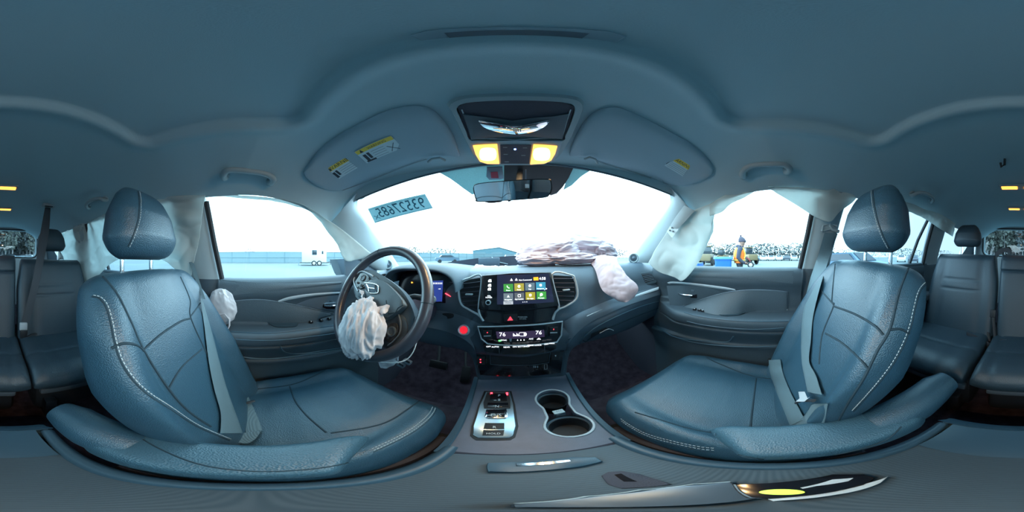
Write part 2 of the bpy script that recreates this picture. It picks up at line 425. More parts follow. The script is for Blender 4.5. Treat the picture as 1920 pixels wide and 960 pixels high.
# ---- pillars and door openings, both sides
def Wc(t, s):   # windscreen side edge
    P = [(.545, .380, .285), (.594, .405, .240), (.645, .54, .155), (.69, .70, .055), (.725, .84, -.05)]
    c = catm(P, 8); v = c[int(t * (len(c) - 1))]; return Vector((s * v.x, v.y, v.z))
def Dc(t, s):   # front edge of the side window, then the sail panel
    P = [(.642, .305, .160), (.652, .335, .135), (.672, .40, .060), (.69, .47, .01), (.715, .62, -.06)]
    c = catm(P, 8); v = c[int(t * (len(c) - 1))]; return Vector((s * v.x, v.y, v.z))
for s, side in ((-1, 'left'), (1, 'right')):
    rings = []
    for k in range(33):
        t = k / 32; a = Wc(t, s); b = Dc(t, s); inn = Vector((-s * .8, -.35, -.25)).normalized()
        row = [a + Vector((s * .02, .03, .0))] + [a.lerp(b, i / 10) + inn * (.028 * math.sin(math.pi * i / 10) ** .7) for i in range(11)] + [b + Vector((s * .035, 0, .0))]
        rings.append(row)
    g = loft(rings, False, False)
    obj('trim_%d' % (1 if s < 0 else 2), g, M['trimlight'], kind='structure', label='pale grey windscreen pillar trim on the %s' % ("driver's side" if s < 0 else "passenger's side"), angle=70)
    # black outer pillar and seal behind it
    seal = tube([Wc(k / 32, s) + Vector((-s * .004, .004, 0)) for k in range(33)], .0035, 6)
    # sail panel between window, pillar foot and door top
    sp = [(s * .672, .395, .065), (s * .69, .47, .012), (s * .72, .64, -.06), (s * .715, .62, -.13), (s * .70, .415, -.085)]
    g2 = prism([Vector(p) for p in sp], (s * .012, 0, 0), .002)
    obj('trim_%d' % (3 if s < 0 else 4), g2, M['dash'], kind='structure', label='dark triangular mirror sail panel')
    # B pillar
    rings = []
    for z, x, ya, yb in ((.262, .592, -.203, -.34), (.20, .612, -.198, -.325), (.06, .655, -.18, -.305), (-.08, .695, -.16, -.29), (-.20, .70, -.155, -.30), (-.5, .705, -.15, -.32), (-.93, .70, -.15, -.36)):
        row = [Vector((s * (x + .06), ya + .004, z)), Vector((s * (x + .015), ya + .002, z)), Vector((s * x, ya - .012, z)), Vector((s * (x - .008), (ya * 2 + yb) / 3, z)), Vector((s * (x - .008), (ya + yb * 2) / 3, z)), Vector((s * x, yb + .012, z)), Vector((s * (x + .015), yb, z)), Vector((s * (x + .06), yb, z))]
        rings.append(row)
    rr = list(map(list, zip(*[catm(list(c), 4) for c in zip(*rings)])))
    upn = [r for r in rr if r[0].z > -.085]; lon_ = [r for r in rr if r[0].z <= -.06]
    obj('trim_%d' % (5 if s < 0 else 6), loft(upn, False, False), M['trimlight'], kind='structure', label='pale grey upper centre pillar trim beside the front seat', angle=70)
    obj('trim_%d' % (7 if s < 0 else 8), loft(lon_, False, False), M['doorhard'], kind='structure', label='dark lower centre pillar trim beside the front seat', angle=70)
    # dark window frame strips of the front door rear edge
    fr = tube([(s * .612, -.188, .235), (s * .655, -.168, .08), (s * .703, -.142, -.085), (s * .71, -.14, -.2)], .011, 8)
    obj('trim_%d' % (9 if s < 0 else 10), fr, M['rubber'], kind='structure', label='black rubber weatherstrip along the rear edge of the front door')
    # door window panes
    def pane(name, top, bot, m, lab):
        T = catm(top, 10); B = catm(bot, 10); n = min(len(T), len(B)); 
        T = [T[int(i * (len(T) - 1) / 30)] for i in range(31)]; B = [B[int(i * (len(B) - 1) / 30)] for i in range(31)]
        rings = [[Vector((s * a.x + s * .012, a.y, a.z)).lerp(Vector((s * b.x + s * .012, b.y, b.z)), k / 8) + Vector((s * .02 * math.sin(math.pi * k / 8), 0, 0)) for k in range(9)] for a, b in zip(T, B)]
        return obj(name, loft(rings, False, False), m, kind='structure', label=lab)
    pane('window_%d' % (2 if s < 0 else 3), [(.600, -.21, .250), (.602, -.1, .252), (.602, 0, .250), (.609, .157, .217), (.629, .25, .187), (.652, .335, .137), (.672, .40, .062), (.70, .43, -.08)],
         [(.70, -.155, -.09), (.705, 0, -.09), (.705, .15, -.09), (.705, .25, -.09), (.703, .33, -.09), (.702, .38, -.09), (.70, .42, -.09), (.70, .44, -.09)], M['glass'], 'clear side window of the %s front door' % ('driver' if s < 0 else 'passenger'))
    pane('window_%d' % (4 if s < 0 else 5), [(.600, -.30, .25), (.60, -.6, .25), (.600, -.9, .247), (.597, -1.0, .243)], [(.70, -.27, -.09), (.705, -.6, -.09), (.70, -.9, -.09), (.69, -1.03, -.09)], M['tinted'] if s < 0 else M['tinted'], 'tinted rear door window')
    pane('window_%d' % (6 if s < 0 else 7), [(.59, -1.17, .237), (.57, -1.4, .23), (.54, -1.65, .22)], [(.68, -1.19, -.06), (.665, -1.4, -.05), (.65, -1.60, -.02)], M['tinted'], 'tinted rear quarter window')
    dv = tube([(s * .60, -.93, .25), (s * .655, -.885, .09), (s * .70, -.845, -.09)], .011, 8)
    obj('trim_%d' % (11 if s < 0 else 12), dv, M['blackmat'], kind='structure', label='black divider bar of the rear door window')
    # C pillar
    rings = []
    for z, x, ya, yb in ((.25, .585, -.985, -1.18), (.15, .61, -.985, -1.175), (0, .66, -1.0, -1.18), (-.09, .685, -1.01, -1.2)):
        rings.append([Vector((s * (x + .04), ya, z)), Vector((s * (x + .005), ya, z)), Vector((s * (x - .01), ya - .05, z)), Vector((s * (x - .01), yb + .05, z)), Vector((s * (x + .0), yb, z)), Vector((s * (x + .04), yb, z))])
    rr = list(map(list, zip(*[catm(list(c), 4) for c in zip(*rings)])))
    obj('trim_%d' % (13 if s < 0 else 14), loft(rr, False, False), M['trimlight'], kind='structure', label='pale grey rear pillar trim behind the rear door', angle=70)
    obj('trim_%d' % (15 if s < 0 else 16), tube([(s * .592, -.985, .245), (s * .655, -.99, .05), (s * .70, -1.0, -.12)], .014, 8), M['rubber'], kind='structure', label='black weatherstrip at the rear edge of the rear door')
    # D pillar and cargo side wall
    w = [[Vector((s * .665, -1.19, -.07)), Vector((s * .655, -1.4, -.055)), Vector((s * .645, -1.6, -.03)), Vector((s * .60, -1.72, .10)), Vector((s * .53, -1.66, .215))],
         [Vector((s * .70, -1.19, -.95)), Vector((s * .69, -1.5, -.95)), Vector((s * .66, -2.05, -.9)), Vector((s * .60, -2.10, .05)), Vector((s * .50, -2.06, .20))]]
    g = loft([catm(w[0], 6), catm(w[1], 6)], False, False)
    obj('wall_' + side, join(g, ([Vector((s * .68, -1.0, -.08)), Vector((s * .68, -1.2, -.07)), Vector((s * .70, -1.2, -.95)), Vector((s * .70, -1.0, -.95))], [(0, 1, 2, 3)])), M['trimlight'] if 0 else M['doorhard'], kind='structure', label='dark cargo area side trim on the %s' % side)

# ---- windscreen
def ws_pt(u, v):
    a = abs(u)
    top = Vector((.585 * u, .485 - .10 * a ** 2.2, .312 - .055 * a ** 2.2)); bot = Vector((.73 * u, 1.20 - .35 * a ** 2.4, -.085 + .03 * a ** 2))
    p = top.lerp(bot, v); b = math.sin(math.pi * v) * .02
    return p + Vector((0, b * .6, b))
G = [[ws_pt(-1 + i / 20, j / 24) for i in range(41)] for j in range(25)]
wsf = loft(G, False, False); WS = Surf(*wsf)
obj('window_1', wsf, M['glass'], kind='structure', label='wide clear windscreen')
edge = [ws_pt(-1 + i / 30, 0) + Vector((0, -.004, -.004)) for i in range(61)]
obj('trim_17', tube(edge, .0028, 6), M['dash'], kind='structure', label='dark header seal along the top of the windscreen')

# ---- tailgate wall with rear window
def ring2(w, h, r, cx, cz, y, n=8):
    return [Vector((cx + a, y, cz + b)) for a, b in rrect(w, h, r, n)]
yb = -2.0
inner = ring2(.98, .345, .07, .006, .160, yb); inner2 = ring2(.94, .315, .06, .006, .160, yb - .05)
outer = ring2(1.5, 1.6, .02, 0, -.33, yb + .03)
obj('wall_back', loft([outer, ring2(1.04, .40, .09, .006, .160, yb + .03), inner, inner2], True, False), M['trimlight'], kind='structure', label='grey tailgate trim around the rear window', angle=50)
obj('trim_18', tube(inner, .010, 6, closed=True), M['blackmat'], kind='structure', label='black seal around the rear window')
obj('window_8', (inner2, [tuple(range(len(inner2)))]), M['tinted'], kind='structure', label='rear window of the tailgate', smooth=False)
wp = thing('rear_wiper', 'black wiper resting on the outside of the rear window', 'wiper', (.0, yb - .07, .02))
obj('wiper_arm', tube([(-.02, yb - .06, .0), (-.12, yb - .065, .022), (-.28, yb - .065, .03)], .006, 6), M['blackmat'], wp)
obj('wiper_blade', tube([(-.08, yb - .062, .012), (-.42, yb - .062, .018)], .004, 6), M['rubber'], wp)

# ---- floor, toe board, sills, firewall
fl = [[Vector((x, y, z)) for x in (-.72, -.4, 0, .4, .72)] for y, z in ((-2.05, -.60), (-1.35, -.60), (-1.34, -.93), (-.4, -.93), (.55, -.93), (.75, -.90), (.98, -.74), (1.08, -.55), (1.15, -.2), (1.25, -.12))]
obj('floor', loft(fl, False, False), M['carpet'], kind='structure', label='dark carpeted floor of the cabin', angle=30)
for s, n in ((-1, 'front_left'), (1, 'front_right')):
    g = prism([Vector((s * .70, 1.2, -.95)), Vector((s * .70, -.2, -.95)), Vector((s * .70, -.2, -.80)), Vector((s * .70, .35, -.80)), Vector((s * .71, .5, -.62)), Vector((s * .72, .62, -.2)), Vector((s * .73, 1.2, -.1))], (s * .06, 0, 0), .004)
    obj('wall_' + n, g, M['dashlow'], kind='structure', label='dark kick panel and door sill trim')
# header strip between the headliner and the glass; outer body sides that close the gaps
hd_ = []
for i in range(61):
    u = -1 + i / 30; e = ws_pt(u, 0); c = ceil_pt(u * .975, 1.0)
    hd_.append([c + Vector((0, -.004, .004)), c.lerp(e, .35) + Vector((0, 0, -.003)), c.lerp(e, .7) + Vector((0, 0, -.003)), e + Vector((0, -.002, -.008)), e + Vector((0, .01, .0))])
obj('trim_19', loft(hd_, False, False), M['headliner'], kind='structure', label='pale grey header trim above the windscreen', angle=80)
for s, n in ((-1, 21), (1, 22)):
    obj('trim_%d' % n, prism([Vector((s * .745, -2.05, -.95)), Vector((s * .745, 1.25, -.95)), Vector((s * .745, 1.25, -.12)), Vector((s * .745, -1.15, -.12)), Vector((s * .745, -2.05, -.12))], (s * .02, 0, 0)), M['blackmat'], kind='structure', label='dark outer body side behind the door trims')
# ------------------------------------------------------------------ doors
def door_surface(s, y0, y1, yext=0):
    prof = [(.712, -.072), (.700, -.074), (.684, -.082), (.672, -.10), (.668, -.135), (.680, -.165), (.692, -.20), (.694, -.245), (.690, -.272), (.655, -.280), (.612, -.282), (.598, -.290), (.594, -.305), (.600, -.330), (.612, -.345), (.606, -.352), (.640, -.40), (.662, -.44), (.655, -.455), (.672, -.50), (.685, -.62), (.69, -.80), (.70, -.93)]
    P = catm([Vector((a, 0, b)) for a, b in prof], 5); n = 60; rings = []
    for k in range(n + 1):
        y = y0 + (y1 - y0) * k / n
        f = sstep(y1 - .02, y1 - .22, y) if y1 > 0 else 1     # armrest shelf fades out towards the dash
        row = []
        for p in P:
            x = p.x
            if -.44 < p.z < -.25: x = p.x * f + (.682 + .0 * p.z) * (1 - f)
            row.append(Vector((s * x, y, p.z)))
        rings.append(row)
    return loft(rings, False, False)
def mirror_px(pts): return [(1920 - a - 0, b) for a, b in pts]
def rail2(S, A, B, name, m, parent, thick=.003, bulge=0, off=.0, sub=6, label=None):
    a = S.line(A, off, sub); b = S.line(B, off, sub)
    return obj(name, ribbon(a, b, thick, bulge), m, parent, label, angle=50)
def build_door(s):
    L = s < 0
    g = door_surface(s, -.148, .60)
    d = thing('door_%d' % (1 if L else 2), "dark front door panel on the %s's side with silver trim and padded armrest" % ('driver' if L else 'passenger'), None, (s * .70, .2, -.93), kind='structure')
    obj('door_panel', g, M['doorhard'], d, angle=50)
    S = Surf(*g)
    if L:
        # soft upper pad
        rail2(S, [(417, 525), (480, 530), (560, 531), (640, 528)], [(417, 556), (480, 549), (560, 541), (640, 532)], 'upper_pad', M['doorsoft'], d, .002, .004)
        # cloth insert
        rail2(S, [(424, 571), (440, 565), (480, 562), (520, 566), (570, 576), (620, 588)], [(424, 602), (440, 602), (480, 602), (520, 606), (570, 605), (620, 592)], 'padded_insert', M['doorsoft'], d, .002, .004)
        obj('piping', join(tube(S.line([(422, 602), (422, 572), (432, 565), (480, 561), (520, 565), (570, 575), (640, 591)], .002), .0022, 6)), M['wing'], d)
        rail2(S, [(521, 564), (545, 556), (590, 550), (648, 547)], [(524, 567), (546, 562), (590, 555), (648, 550)], 'silver_strip', M['silver'], d, .004, .003)
        rail2(S, [(555, 571), (580, 561), (615, 555), (648, 553)], [(555, 572), (580, 576), (615, 582), (648, 586)], 'handle_surround', M['wing'], d, .002, .001)
        hp = S.hit(622, 571)[0]
        cup = [(606, 567), (610, 562), (640, 560), (640, 579), (612, 579), (605, 576)]
        hand = [(608, 572.5), (640, 569.5)]
        sw = [(583, 605), (602, 602), (617, 599)]
        arm1 = [(430, 622), (480, 625), (520, 624), (580, 617), (640, 609)]
        arm2 = [(440, 636), (480, 638), (530, 637), (590, 630), (640, 623)]
        pull = [(500, 603), (508, 610), (520, 614), (540, 614), (556, 612), (560, 603)]
        pocket = [(525, 649), (532, 658), (545, 662), (570, 662), (610, 656), (650, 650)]
        low = [(450, 668), (490, 672), (530, 670), (590, 662), (650, 655)]
        spk = (700, 640)
    else:
        rail2(S, [(1292, 509), (1340, 511), (1420, 509), (1488, 508)], [(1296, 520), (1340, 521), (1420, 525), (1487, 532)], 'upper_pad', M['doorsoft'], d, .002, .004)
        rail2(S, [(1283, 574), (1300, 567), (1340, 554), (1380, 546), (1420, 544), (1470, 546), (1477, 556)], [(1284, 576), (1300, 579), (1340, 590), (1380, 590), (1420, 582), (1470, 582), (1476, 580)], 'padded_insert', M['doorsoft'], d, .002, .003)
        obj('piping', tube(S.line([(1281, 574), (1310, 563), (1345, 552), (1380, 545), (1420, 543), (1470, 546), (1477, 552), (1476, 582)], .002), .0022, 6), M['wing'], d)
        rail2(S, [(1251, 530), (1262, 528), (1300, 531), (1350, 537), (1378, 542)], [(1255, 533), (1264, 532), (1300, 535), (1350, 542), (1380, 545)], 'silver_strip', M['silver'], d, .004, .003)
        rail2(S, [(1250, 536), (1290, 535), (1330, 539), (1352, 549)], [(1256, 572), (1290, 572), (1330, 558), (1352, 550)], 'handle_surround', M['doorhard'], d, .0015, .001)
        cup = [(1267, 541), (1272, 538), (1300, 541), (1307, 550), (1307, 559), (1280, 557), (1270, 550)]
        hand = [(1273, 549.5), (1302, 553)]
        sw = [(1303, 581), (1312, 582.5), (1318, 584)]
        arm1 = [(1283, 586), (1310, 593), (1360, 600), (1420, 603), (1478, 602)]
        arm2 = [(1288, 602), (1320, 609), (1370, 615), (1420, 617), (1470, 614)]
        pull = [(1342, 582), (1347, 590), (1360, 593), (1382, 592), (1396, 588), (1402, 581)]
        pocket = [(1232, 612), (1262, 630), (1300, 637), (1360, 641), (1375, 630)]
        low = [(1255, 628), (1300, 641), (1360, 648), (1420, 650), (1470, 648)]
    n = S.hit(*cup[0])[1]; p0 = S.hit(sum(c[0] for c in cup) / len(cup), sum(c[1] for c in cup) / len(cup), .006)[0]
    pl = (p0, Vector((-s, 0, 0)))
    ppoly(cup, pl, 0, .002, M['black'], d, 'handle_cup')
    h = [at(a, b, plane=pl) + Vector((-s * .012, 0, 0)) for a, b in hand]
    hd = obj('door_handle', tube([h[0] + Vector((s * .008, 0, 0)), h[0].lerp(h[1], .08), h[0].lerp(h[1], .5) + Vector((-s * .004, 0, 0)), h[0].lerp(h[1], .95)], .0045, 8, .8), M['chrome'], d, 'chrome inner door handle')
    lk = at(cup[3][0] - (7 if not L else 20), cup[2][1] + 4, plane=pl)
    obj('lock_tab', box(lk + Vector((-s * .004, 0, 0)), (.005, .018, .012), bev=.002), M['doorhard'], d)
    # switch plate
    for k, (a, b) in enumerate(sw):
        q = S.hit(a, b, .004)[0]
        o = obj('window_switch', box(q, (.022, .014, .007), bev=.0025), M['black'], d)
        obj('switch_icon', box(q + Vector((-s * .003, 0, .0042)), (.008, .0035, .0012)), M['white_print'], o)
    obj('armrest_piping', tube(S.line(arm1, .0015), .0022, 6), M['rim'], d)
    obj('lower_piping', tube(S.line(arm2, .0015), .0018, 6), M['rim'], d)
    a = S.line(pull, .0015); obj('pull_cup', prism(a, (s * -.001, 0, .002), 0), M['seam'], d)
    P = S.line(pocket, .002); obj('map_pocket_edge', tube(P, .003, 6), M['rim'], d)
    obj('ledge_edge', tube(S.line(low, .002), .003, 6), M['rim'], d)
    return S
SDL = build_door(-1); SDR = build_door(1)
for s in (-1, 1):
    # rear doors: top pad, panel, armrest
    g = door_surface(s, -.99, -.315)
    d = thing('door_%d' % (3 if s < 0 else 4), 'dark rear door panel behind the %s seat' % ('driver' if s < 0 else 'passenger'), None, (s * .70, -.65, -.93), kind='structure')
    obj('door_panel', g, M['doorhard'], d, angle=50)
    obj('upper_pad', tube([(s * .688, -.33, -.085), (s * .688, -.65, -.083), (s * .688, -.98, -.082)], .012, 8), M['doorsoft'], d)
    obj('door_handle', tube([(s * .685, -.62, -.19), (s * .67, -.60, -.19), (s * .67, -.52, -.19), (s * .685, -.50, -.19)], .005, 8), M['chrome'], d)
# tweeters in the pillar feet
for s, px, py, w in ((-1, 727, 496, "driver's"), (1, 1188, 484, "passenger's")):
    c = at(px, py, y=.70 if s < 0 else .72); n = (Vector((-s * .7, -1, .12))).normalized()
    t = thing('tweeter_speaker', "small round speaker in the windscreen pillar on the %s side" % w, 'speaker', c)
    obj('bezel', lathe(c, n, [(.030, -.02), (.030, .004), (.026, .008), (.021, .006), (.020, .002)], 36), M['trimlight'], t)
    obj('grille', disc(c, n, .0205, .004, 30, .001), M['dash'], t)
    obj('dome', lathe(c + n * .003, n, [(.010, 0), (.009, .004), (.005, .006), (.0001, .0065)], 24), M['wing'], t)
# ------------------------------------------------------------------ dashboard
def dsec(x):
    a = abs(x)
    T = lambda l: interp(l, a)
    zt = 0
    return [
        (T([(0, 1.18), (.45, 1.10), (.74, .86)]), -.085),
        (T([(0, .98), (.74, .82)]), T([(0, -.058), (.74, -.068)])),
        (T([(0, .76), (.74, .76)]), T([(0, -.048), (.74, -.058)])),
        (T([(0, .64), (.22, .66), (.74, .70)]), T([(0, -.052), (.3, -.055), (.74, -.066)])),
        (T([(0, .585), (.22, .615), (.4, .64), (.74, .655)]), T([(0, -.072), (.3, -.080), (.74, -.092)])),
        (T([(0, .570), (.22, .585), (.4, .61), (.74, .625)]), T([(0, -.11), (.3, -.125), (.74, -.13)])),
        (T([(0, .550), (.19, .555), (.28, .580), (.45, .60), (.74, .60)]), T([(0, -.195), (.3, -.185), (.74, -.165)])),
        (T([(0, .535), (.19, .54), (.28, .565), (.45, .575), (.74, .575)]), T([(0, -.235), (.3, -.235), (.5, -.215), (.74, -.185)])),
        (T([(0, .530), (.19, .540), (.28, .555), (.45, .555), (.74, .56)]), T([(0, -.26), (.3, -.262), (.5, -.235), (.74, -.20)])),
        (T([(0, .520), (.18, .525), (.26, .545), (.45, .548), (.74, .555)]), T([(0, -.31), (.3, -.29), (.5, -.265), (.74, -.235)])),
        (T([(0, .525), (.17, .535), (.23, .56), (.45, .560), (.74, .57)]), T([(0, -.375), (.3, -.345), (.5, -.33), (.74, -.31)])),
        (T([(0, .560), (.17, .560), (.23, .60), (.45, .60), (.74, .61)]), T([(0, -.395), (.3, -.40), (.5, -.40), (.74, -.38)])),
        (T([(0, .580), (.17, .575), (.21, .66), (.45, .70), (.74, .70)]), T([(0, -.47), (.17, -.47), (.21, -.43), (.5, -.42), (.74, -.40)])),
        (T([(0, .60), (.17, .58), (.21, .75), (.74, .80)]), T([(0, -.56), (.17, -.56), (.21, -.44), (.74, -.42)])),
    ]
xs = [-.74 + 1.48 * i / 148 for i in range(149)]
def dsm(x):
    S = [dsec(max(-.74, min(.74, x + k * .012))) for k in (-1, 0, 1)]
    return [((a[0] + b[0] + c[0]) / 3, (a[1] + b[1] + c[1]) / 3) for a, b, c in zip(*S)]
rings = [catm([Vector((x, p[0], p[1])) for p in dsm(x)], 6) for x in xs]
dashg = loft(rings, False, False); SD = Surf(*dashg)
dash = thing('dashboard', 'wide dark soft-touch dashboard with centre screen and air vents', 'dashboard', (0, .6, -.6))
nper = len(rings[0]) - 1
obj('dash_pad', (dashg[0], dashg[1], [0] * len(dashg[1])), M['dash'], dash, angle=50)
def slab(pts, name, m, parent=dash, lift=.002, thick=.004, bev=.0015, label=None, sub=4, closed_smooth=True):
    """raised panel following the dash, traced around its outline"""
    pp = [(p.x, p.y) for p in catm([Vector((a, b, 0)) for a, b in pts], sub, True)] if closed_smooth else pts
    P = []; N = Vector()
    for a, b in pp:
        h, n = SD.hit(a, b, lift); P.append(h); N += n
    N.normalize()
    return obj(name, prism(P, N * thick, bev), m, parent, label, angle=30)
# --- centre stack frame plane
PN = Vector((0, -.985, .17)).normalized(); PP = (Vector((0, .545, -.12)), PN)
def pp(pts, lift, th, name, m, parent, **k): return ppoly(pts, PP, lift, th, m, parent, name, **k)
# vents (bezel, slats, tab)
def vent(bz, inner, rows, name_label, tab):
    v = obj('air_vent', prism([at(a, b, plane=PP) for a, b in inner], -PN * .025), M['blackmat'], dash, name_label)
    P = catm([at(a, b, plane=PP) + PN * .006 for a, b in bz], 5, True)
    obj('vent_bezel', tube(P, .0036, 8, closed=True), M['silver'], v)
    for A, B in rows:
        a = at(*A, plane=PP) + PN * .002; b = at(*B, plane=PP) + PN * .002
        f = Matrix((Vector((1, 0, 0)), Vector((0, .94, -.34)), Vector((0, .34, .94)))).transposed()
        d = (b - a); L = d.length; rotm = Matrix((d.normalized(), PN.cross(d).normalized().cross(d).normalized() * -1, PN.cross(d).normalized())).transposed()
        obj('slat', box((a + b) / 2 - PN * .004, (L, .018, .0028), rotm @ rx(-14), .001), M['dashlow'], v)
    obj('vent_tab', box(at(*tab, plane=PP) + PN * .010, (.026, .012, .005), None, .002), M['silver'], v)
    return v
L_in = [(868, 529), (880, 524), (904, 520), (899, 578), (893, 580), (877, 574), (866, 566), (863, 545)]
vent([(864, 530), (880, 522), (903, 519), (898, 579), (907, 601), (898, 590), (880, 580), (866, 570), (861, 548)], L_in,
     [((865, 532 + 8.2 * k), (902 - .6 * k, 527.5 + 8.6 * k)) for k in range(6)], 'left centre air vent', (881, 551.5))
R_in = [(1036, 516), (1072, 518), (1078, 530), (1080, 550), (1077, 560), (1060, 571), (1048, 573)]
vent([(1035, 514), (1070, 516), (1077, 524), (1082, 548), (1078, 562), (1060, 574), (1046, 580), (1038, 590), (1036, 599), (1040, 586), (1047, 572)], R_in,
     [((1038 + 1.6 * k, 522 + 8 * k), (1076, 522 + 8.2 * k)) for k in range(6)], 'right centre air vent', (1060, 543.5))
# display unit
SP = (Vector((0, .525, -.12)), Vector((0, -.98, .20)).normalized())
scr = thing('infotainment_screen', 'tilted black centre touchscreen with rows of app tiles', 'screen', at(968, 578, plane=SP))
ppoly([(904, 516), (960, 512.5), (1033, 510), (1048, 573), (1000, 579), (950, 582), (897, 580)], SP, -.022, .022, M['black'], scr, 'bezel', bev=.002)
ppoly([(932, 515.5), (1029, 512.5), (1039, 566), (932, 571)], SP, .0002, .0006, mat('screen_glow', (.006, .008, .014), .1, emit=((.05, .07, .16), .12)), scr, 'display')
def tile(px, py, c, txt, icon):
    m = mat('tile_' + icon, c, .3, emit=(c, .35)); w, h = 18, 14.3
    o = ppoly([(px - w / 2, py - h / 2 + .2), (px + w / 2, py - h / 2 - .2), (px + w / 2 + .4, py + h / 2 - .2), (px - w / 2 + .4, py + h / 2 + .2)], SP, .0009, .0004, m, scr, 'app_tile')
    f = frame(SP[1]); c0 = at(px, py - 1.5, plane=SP) + SP[1] * .0016
    pt = lambda x, y: c0 + f @ Vector((x * .001, y * .001, 0))
    if icon in ('gauge', 'user', 'apps'): g = disc(c0, SP[1], .0042, .0004, 20)
    elif icon in ('phone',): g = tube([pt(-4, 4), pt(-3, 0), pt(0, -3), pt(4, -4)], .0011, 6)
    elif icon == 'nav': g = prism([pt(0, 4), pt(-4, -4), pt(0, -2), pt(4, -4)], SP[1] * .0004)
    elif icon == 'box': g = join(*[tube([pt(*a), pt(*b)], .0005, 4) for a, b in (((-4, 4), (4, 4)), ((4, 4), (4, -4)), ((4, -4), (-4, -4)), ((-4, -4), (-4, 4)))])
    elif icon == 'bubble': g = join(disc(c0, SP[1], .0046, .0004, 20), prism([pt(-4, -1), pt(-5, -6), pt(0, -4)], SP[1] * .0004))
    else: g = prism([pt(a * .9, b * .9) for a, b in rrect(8, 9, 2)], SP[1] * .0004)
    obj('icon', g, M['white_em'], o)
    ptext(txt, px, py + 5, 2.2, SP, M['white_em'], o, ang=2, lift=.0017)
for k, (c, t, i) in enumerate([((.05, .25, .05), 'Phone', 'phone'), ((.32, .28, .05), 'Media', 'gauge'), ((.10, .15, .18), 'Trip', 'user'), ((.04, .24, .36), 'Navigation', 'pin')]):
    tile(953 + 20.2 * k + .0, 539.5 - k * 1.1, c, t, i)
for k, (c, t, i) in enumerate([((.14, .17, .19), 'Navigation', 'nav'), ((.10, .11, .12), 'App Installer', 'box'), ((.33, .28, .03), 'Car Apps', 'page'), ((.05, .27, .05), 'Messages', 'bubble')]):
    tile(953 + 20.6 * k, 557.0 - k * 1.1, c, t, i)
ppoly([(944, 565), (962, 564.5), (962, 570.5), (944, 571)], SP, .0009, .0004, mat('home_tile', (.35, .38, .4), .4, emit=((.4, .42, .45), .4)), scr, 'home_tile')
ptext('Home', 953, 567.8, 3, SP, M['dark_print'], scr, lift=.0016)
for k in range(3): obj('page_dot', disc(at(980.5 + 3.6 * k, 566.4 - .2 * k, plane=SP) + SP[1] * .001, SP[1], .0012, .0005, 12), M['white_em'], scr)
ptext('4:58', 1017, 522.5, 5, SP, M['white_em'], scr, ang=2)
ptext('Not Connected', 985, 525, 2.6, SP, M['white_em'], scr, ang=2)
ppoly([(1000, 520), (1009, 519.5), (1009.5, 525.5), (1000.5, 526)], SP, .0009, .0004, mat('orange_flag', (.8, .3, .02), .4, emit=((1, .35, .02), .6)), scr, 'orange_flag')
for px_, py_ in ((959, 524.5), (968, 524)): obj('status_icon', prism([at(px_ + a, py_ + b, plane=SP) + SP[1] * .001 for a, b in ((-2.5, 2), (0, -2.5), (2.5, 2))], SP[1] * .0004), M['white_em'], scr)
ptext('>', 1023, 542, 8, SP, M['white_em'], scr)
for k, (yy, t) in enumerate(((526.5, 'AUDIO'), (535, 'MENU'), (542, 'MAP'))):
    o = obj('side_button', prism([at(918.5 + a - .4 * k, yy + b, plane=SP) + SP[1] * .0008 for a, b in ((-3, 2.4), (-3, -.5), (-1, -2.6), (2.6, -2.6), (3, 2.4))], SP[1] * .0004), M['white_em'], scr)
ptext('VOL', 917, 555, 2.4, SP, M['white_em'], scr); ptext('POWER', 916.5, 558, 2.4, SP, M['white_em'], scr)
kb = at(916, 567, plane=SP)
obj('volume_knob', lathe(kb, SP[1], [(.0085, 0), (.0085, .010), (.0075, .012), (.006, .012), (.0055, .010), (.0001, .010)], 32), M['silver'], scr, 'silver-ringed volume knob')
obj('knob_cap', disc(kb + SP[1] * .0102, SP[1], .0055, .0008, 24), M['black'], scr)
# panel below the screen with hazard button
pb = pp([(899, 580), (950, 582), (1000, 580), (1046, 574), (1036, 600), (990, 606), (950, 607), (907, 603)], -.004, .010, 'hazard_panel', M['black'], dash, bev=.002)
pp([(944, 588), (970, 587.5), (970, 601), (946, 602)], .0062, .0025, 'hazard_button', M['blackmat'], dash, bev=.001)
tri = [(951.5, 600), (956.8, 592), (962, 599.3)]
obj('hazard_triangle', prism([at(a, b, plane=PP) + PN * .0092 for a, b in tri], PN * .0006), mat('hazard_red', (.7, .03, .05), .4, emit=((1, .05, .08), .6)), dash, 'red hazard triangle')
ptext('PASSENGER', 980, 594.5, 2.2, (PP[0] + PN * .0066, PN), M['white_print'], dash, lift=.001); ptext('AIR BAG', 980, 598, 2.2, (PP[0] + PN * .0066, PN), M['white_print'], dash, lift=.001)
# graphite wings sweeping out from the centre stack
A = [(1062, 640), (1080, 618), (1110, 598), (1160, 578), (1200, 566), (1238, 552)]
B = [(1050, 607), (1072, 596), (1100, 584), (1150, 566), (1200, 550), (1236, 538)]
wl = lambda A, B, nm, m, th, bu: obj(nm, ribbon(SD.line(A, .001), SD.line(B, .001), th, bu), m, dash, angle=50)
wl([(1060, 668), (1066, 645), (1086, 620), (1115, 600), (1165, 577), (1205, 563), (1238, 552)], [(1046, 610), (1062, 600), (1080, 590), (1108, 577), (1150, 560), (1200, 546), (1236, 537)], 'wing_trim', M['wing'], .004, .004)
wl([(1100, 594), (1130, 581), (1165, 567), (1205, 553), (1235, 543)], [(1100, 592), (1130, 578), (1165, 563), (1205, 548), (1235, 538)], 'wing_highlight', M['silver'], .0065, .003)
wl([(896, 690), (892, 660), (876, 640), (845, 624), (815, 616), (790, 612)], [(906, 611), (890, 603), (865, 592), (835, 584), (812, 582), (790, 583)], 'wing_trim', M['wing'], .004, .004)
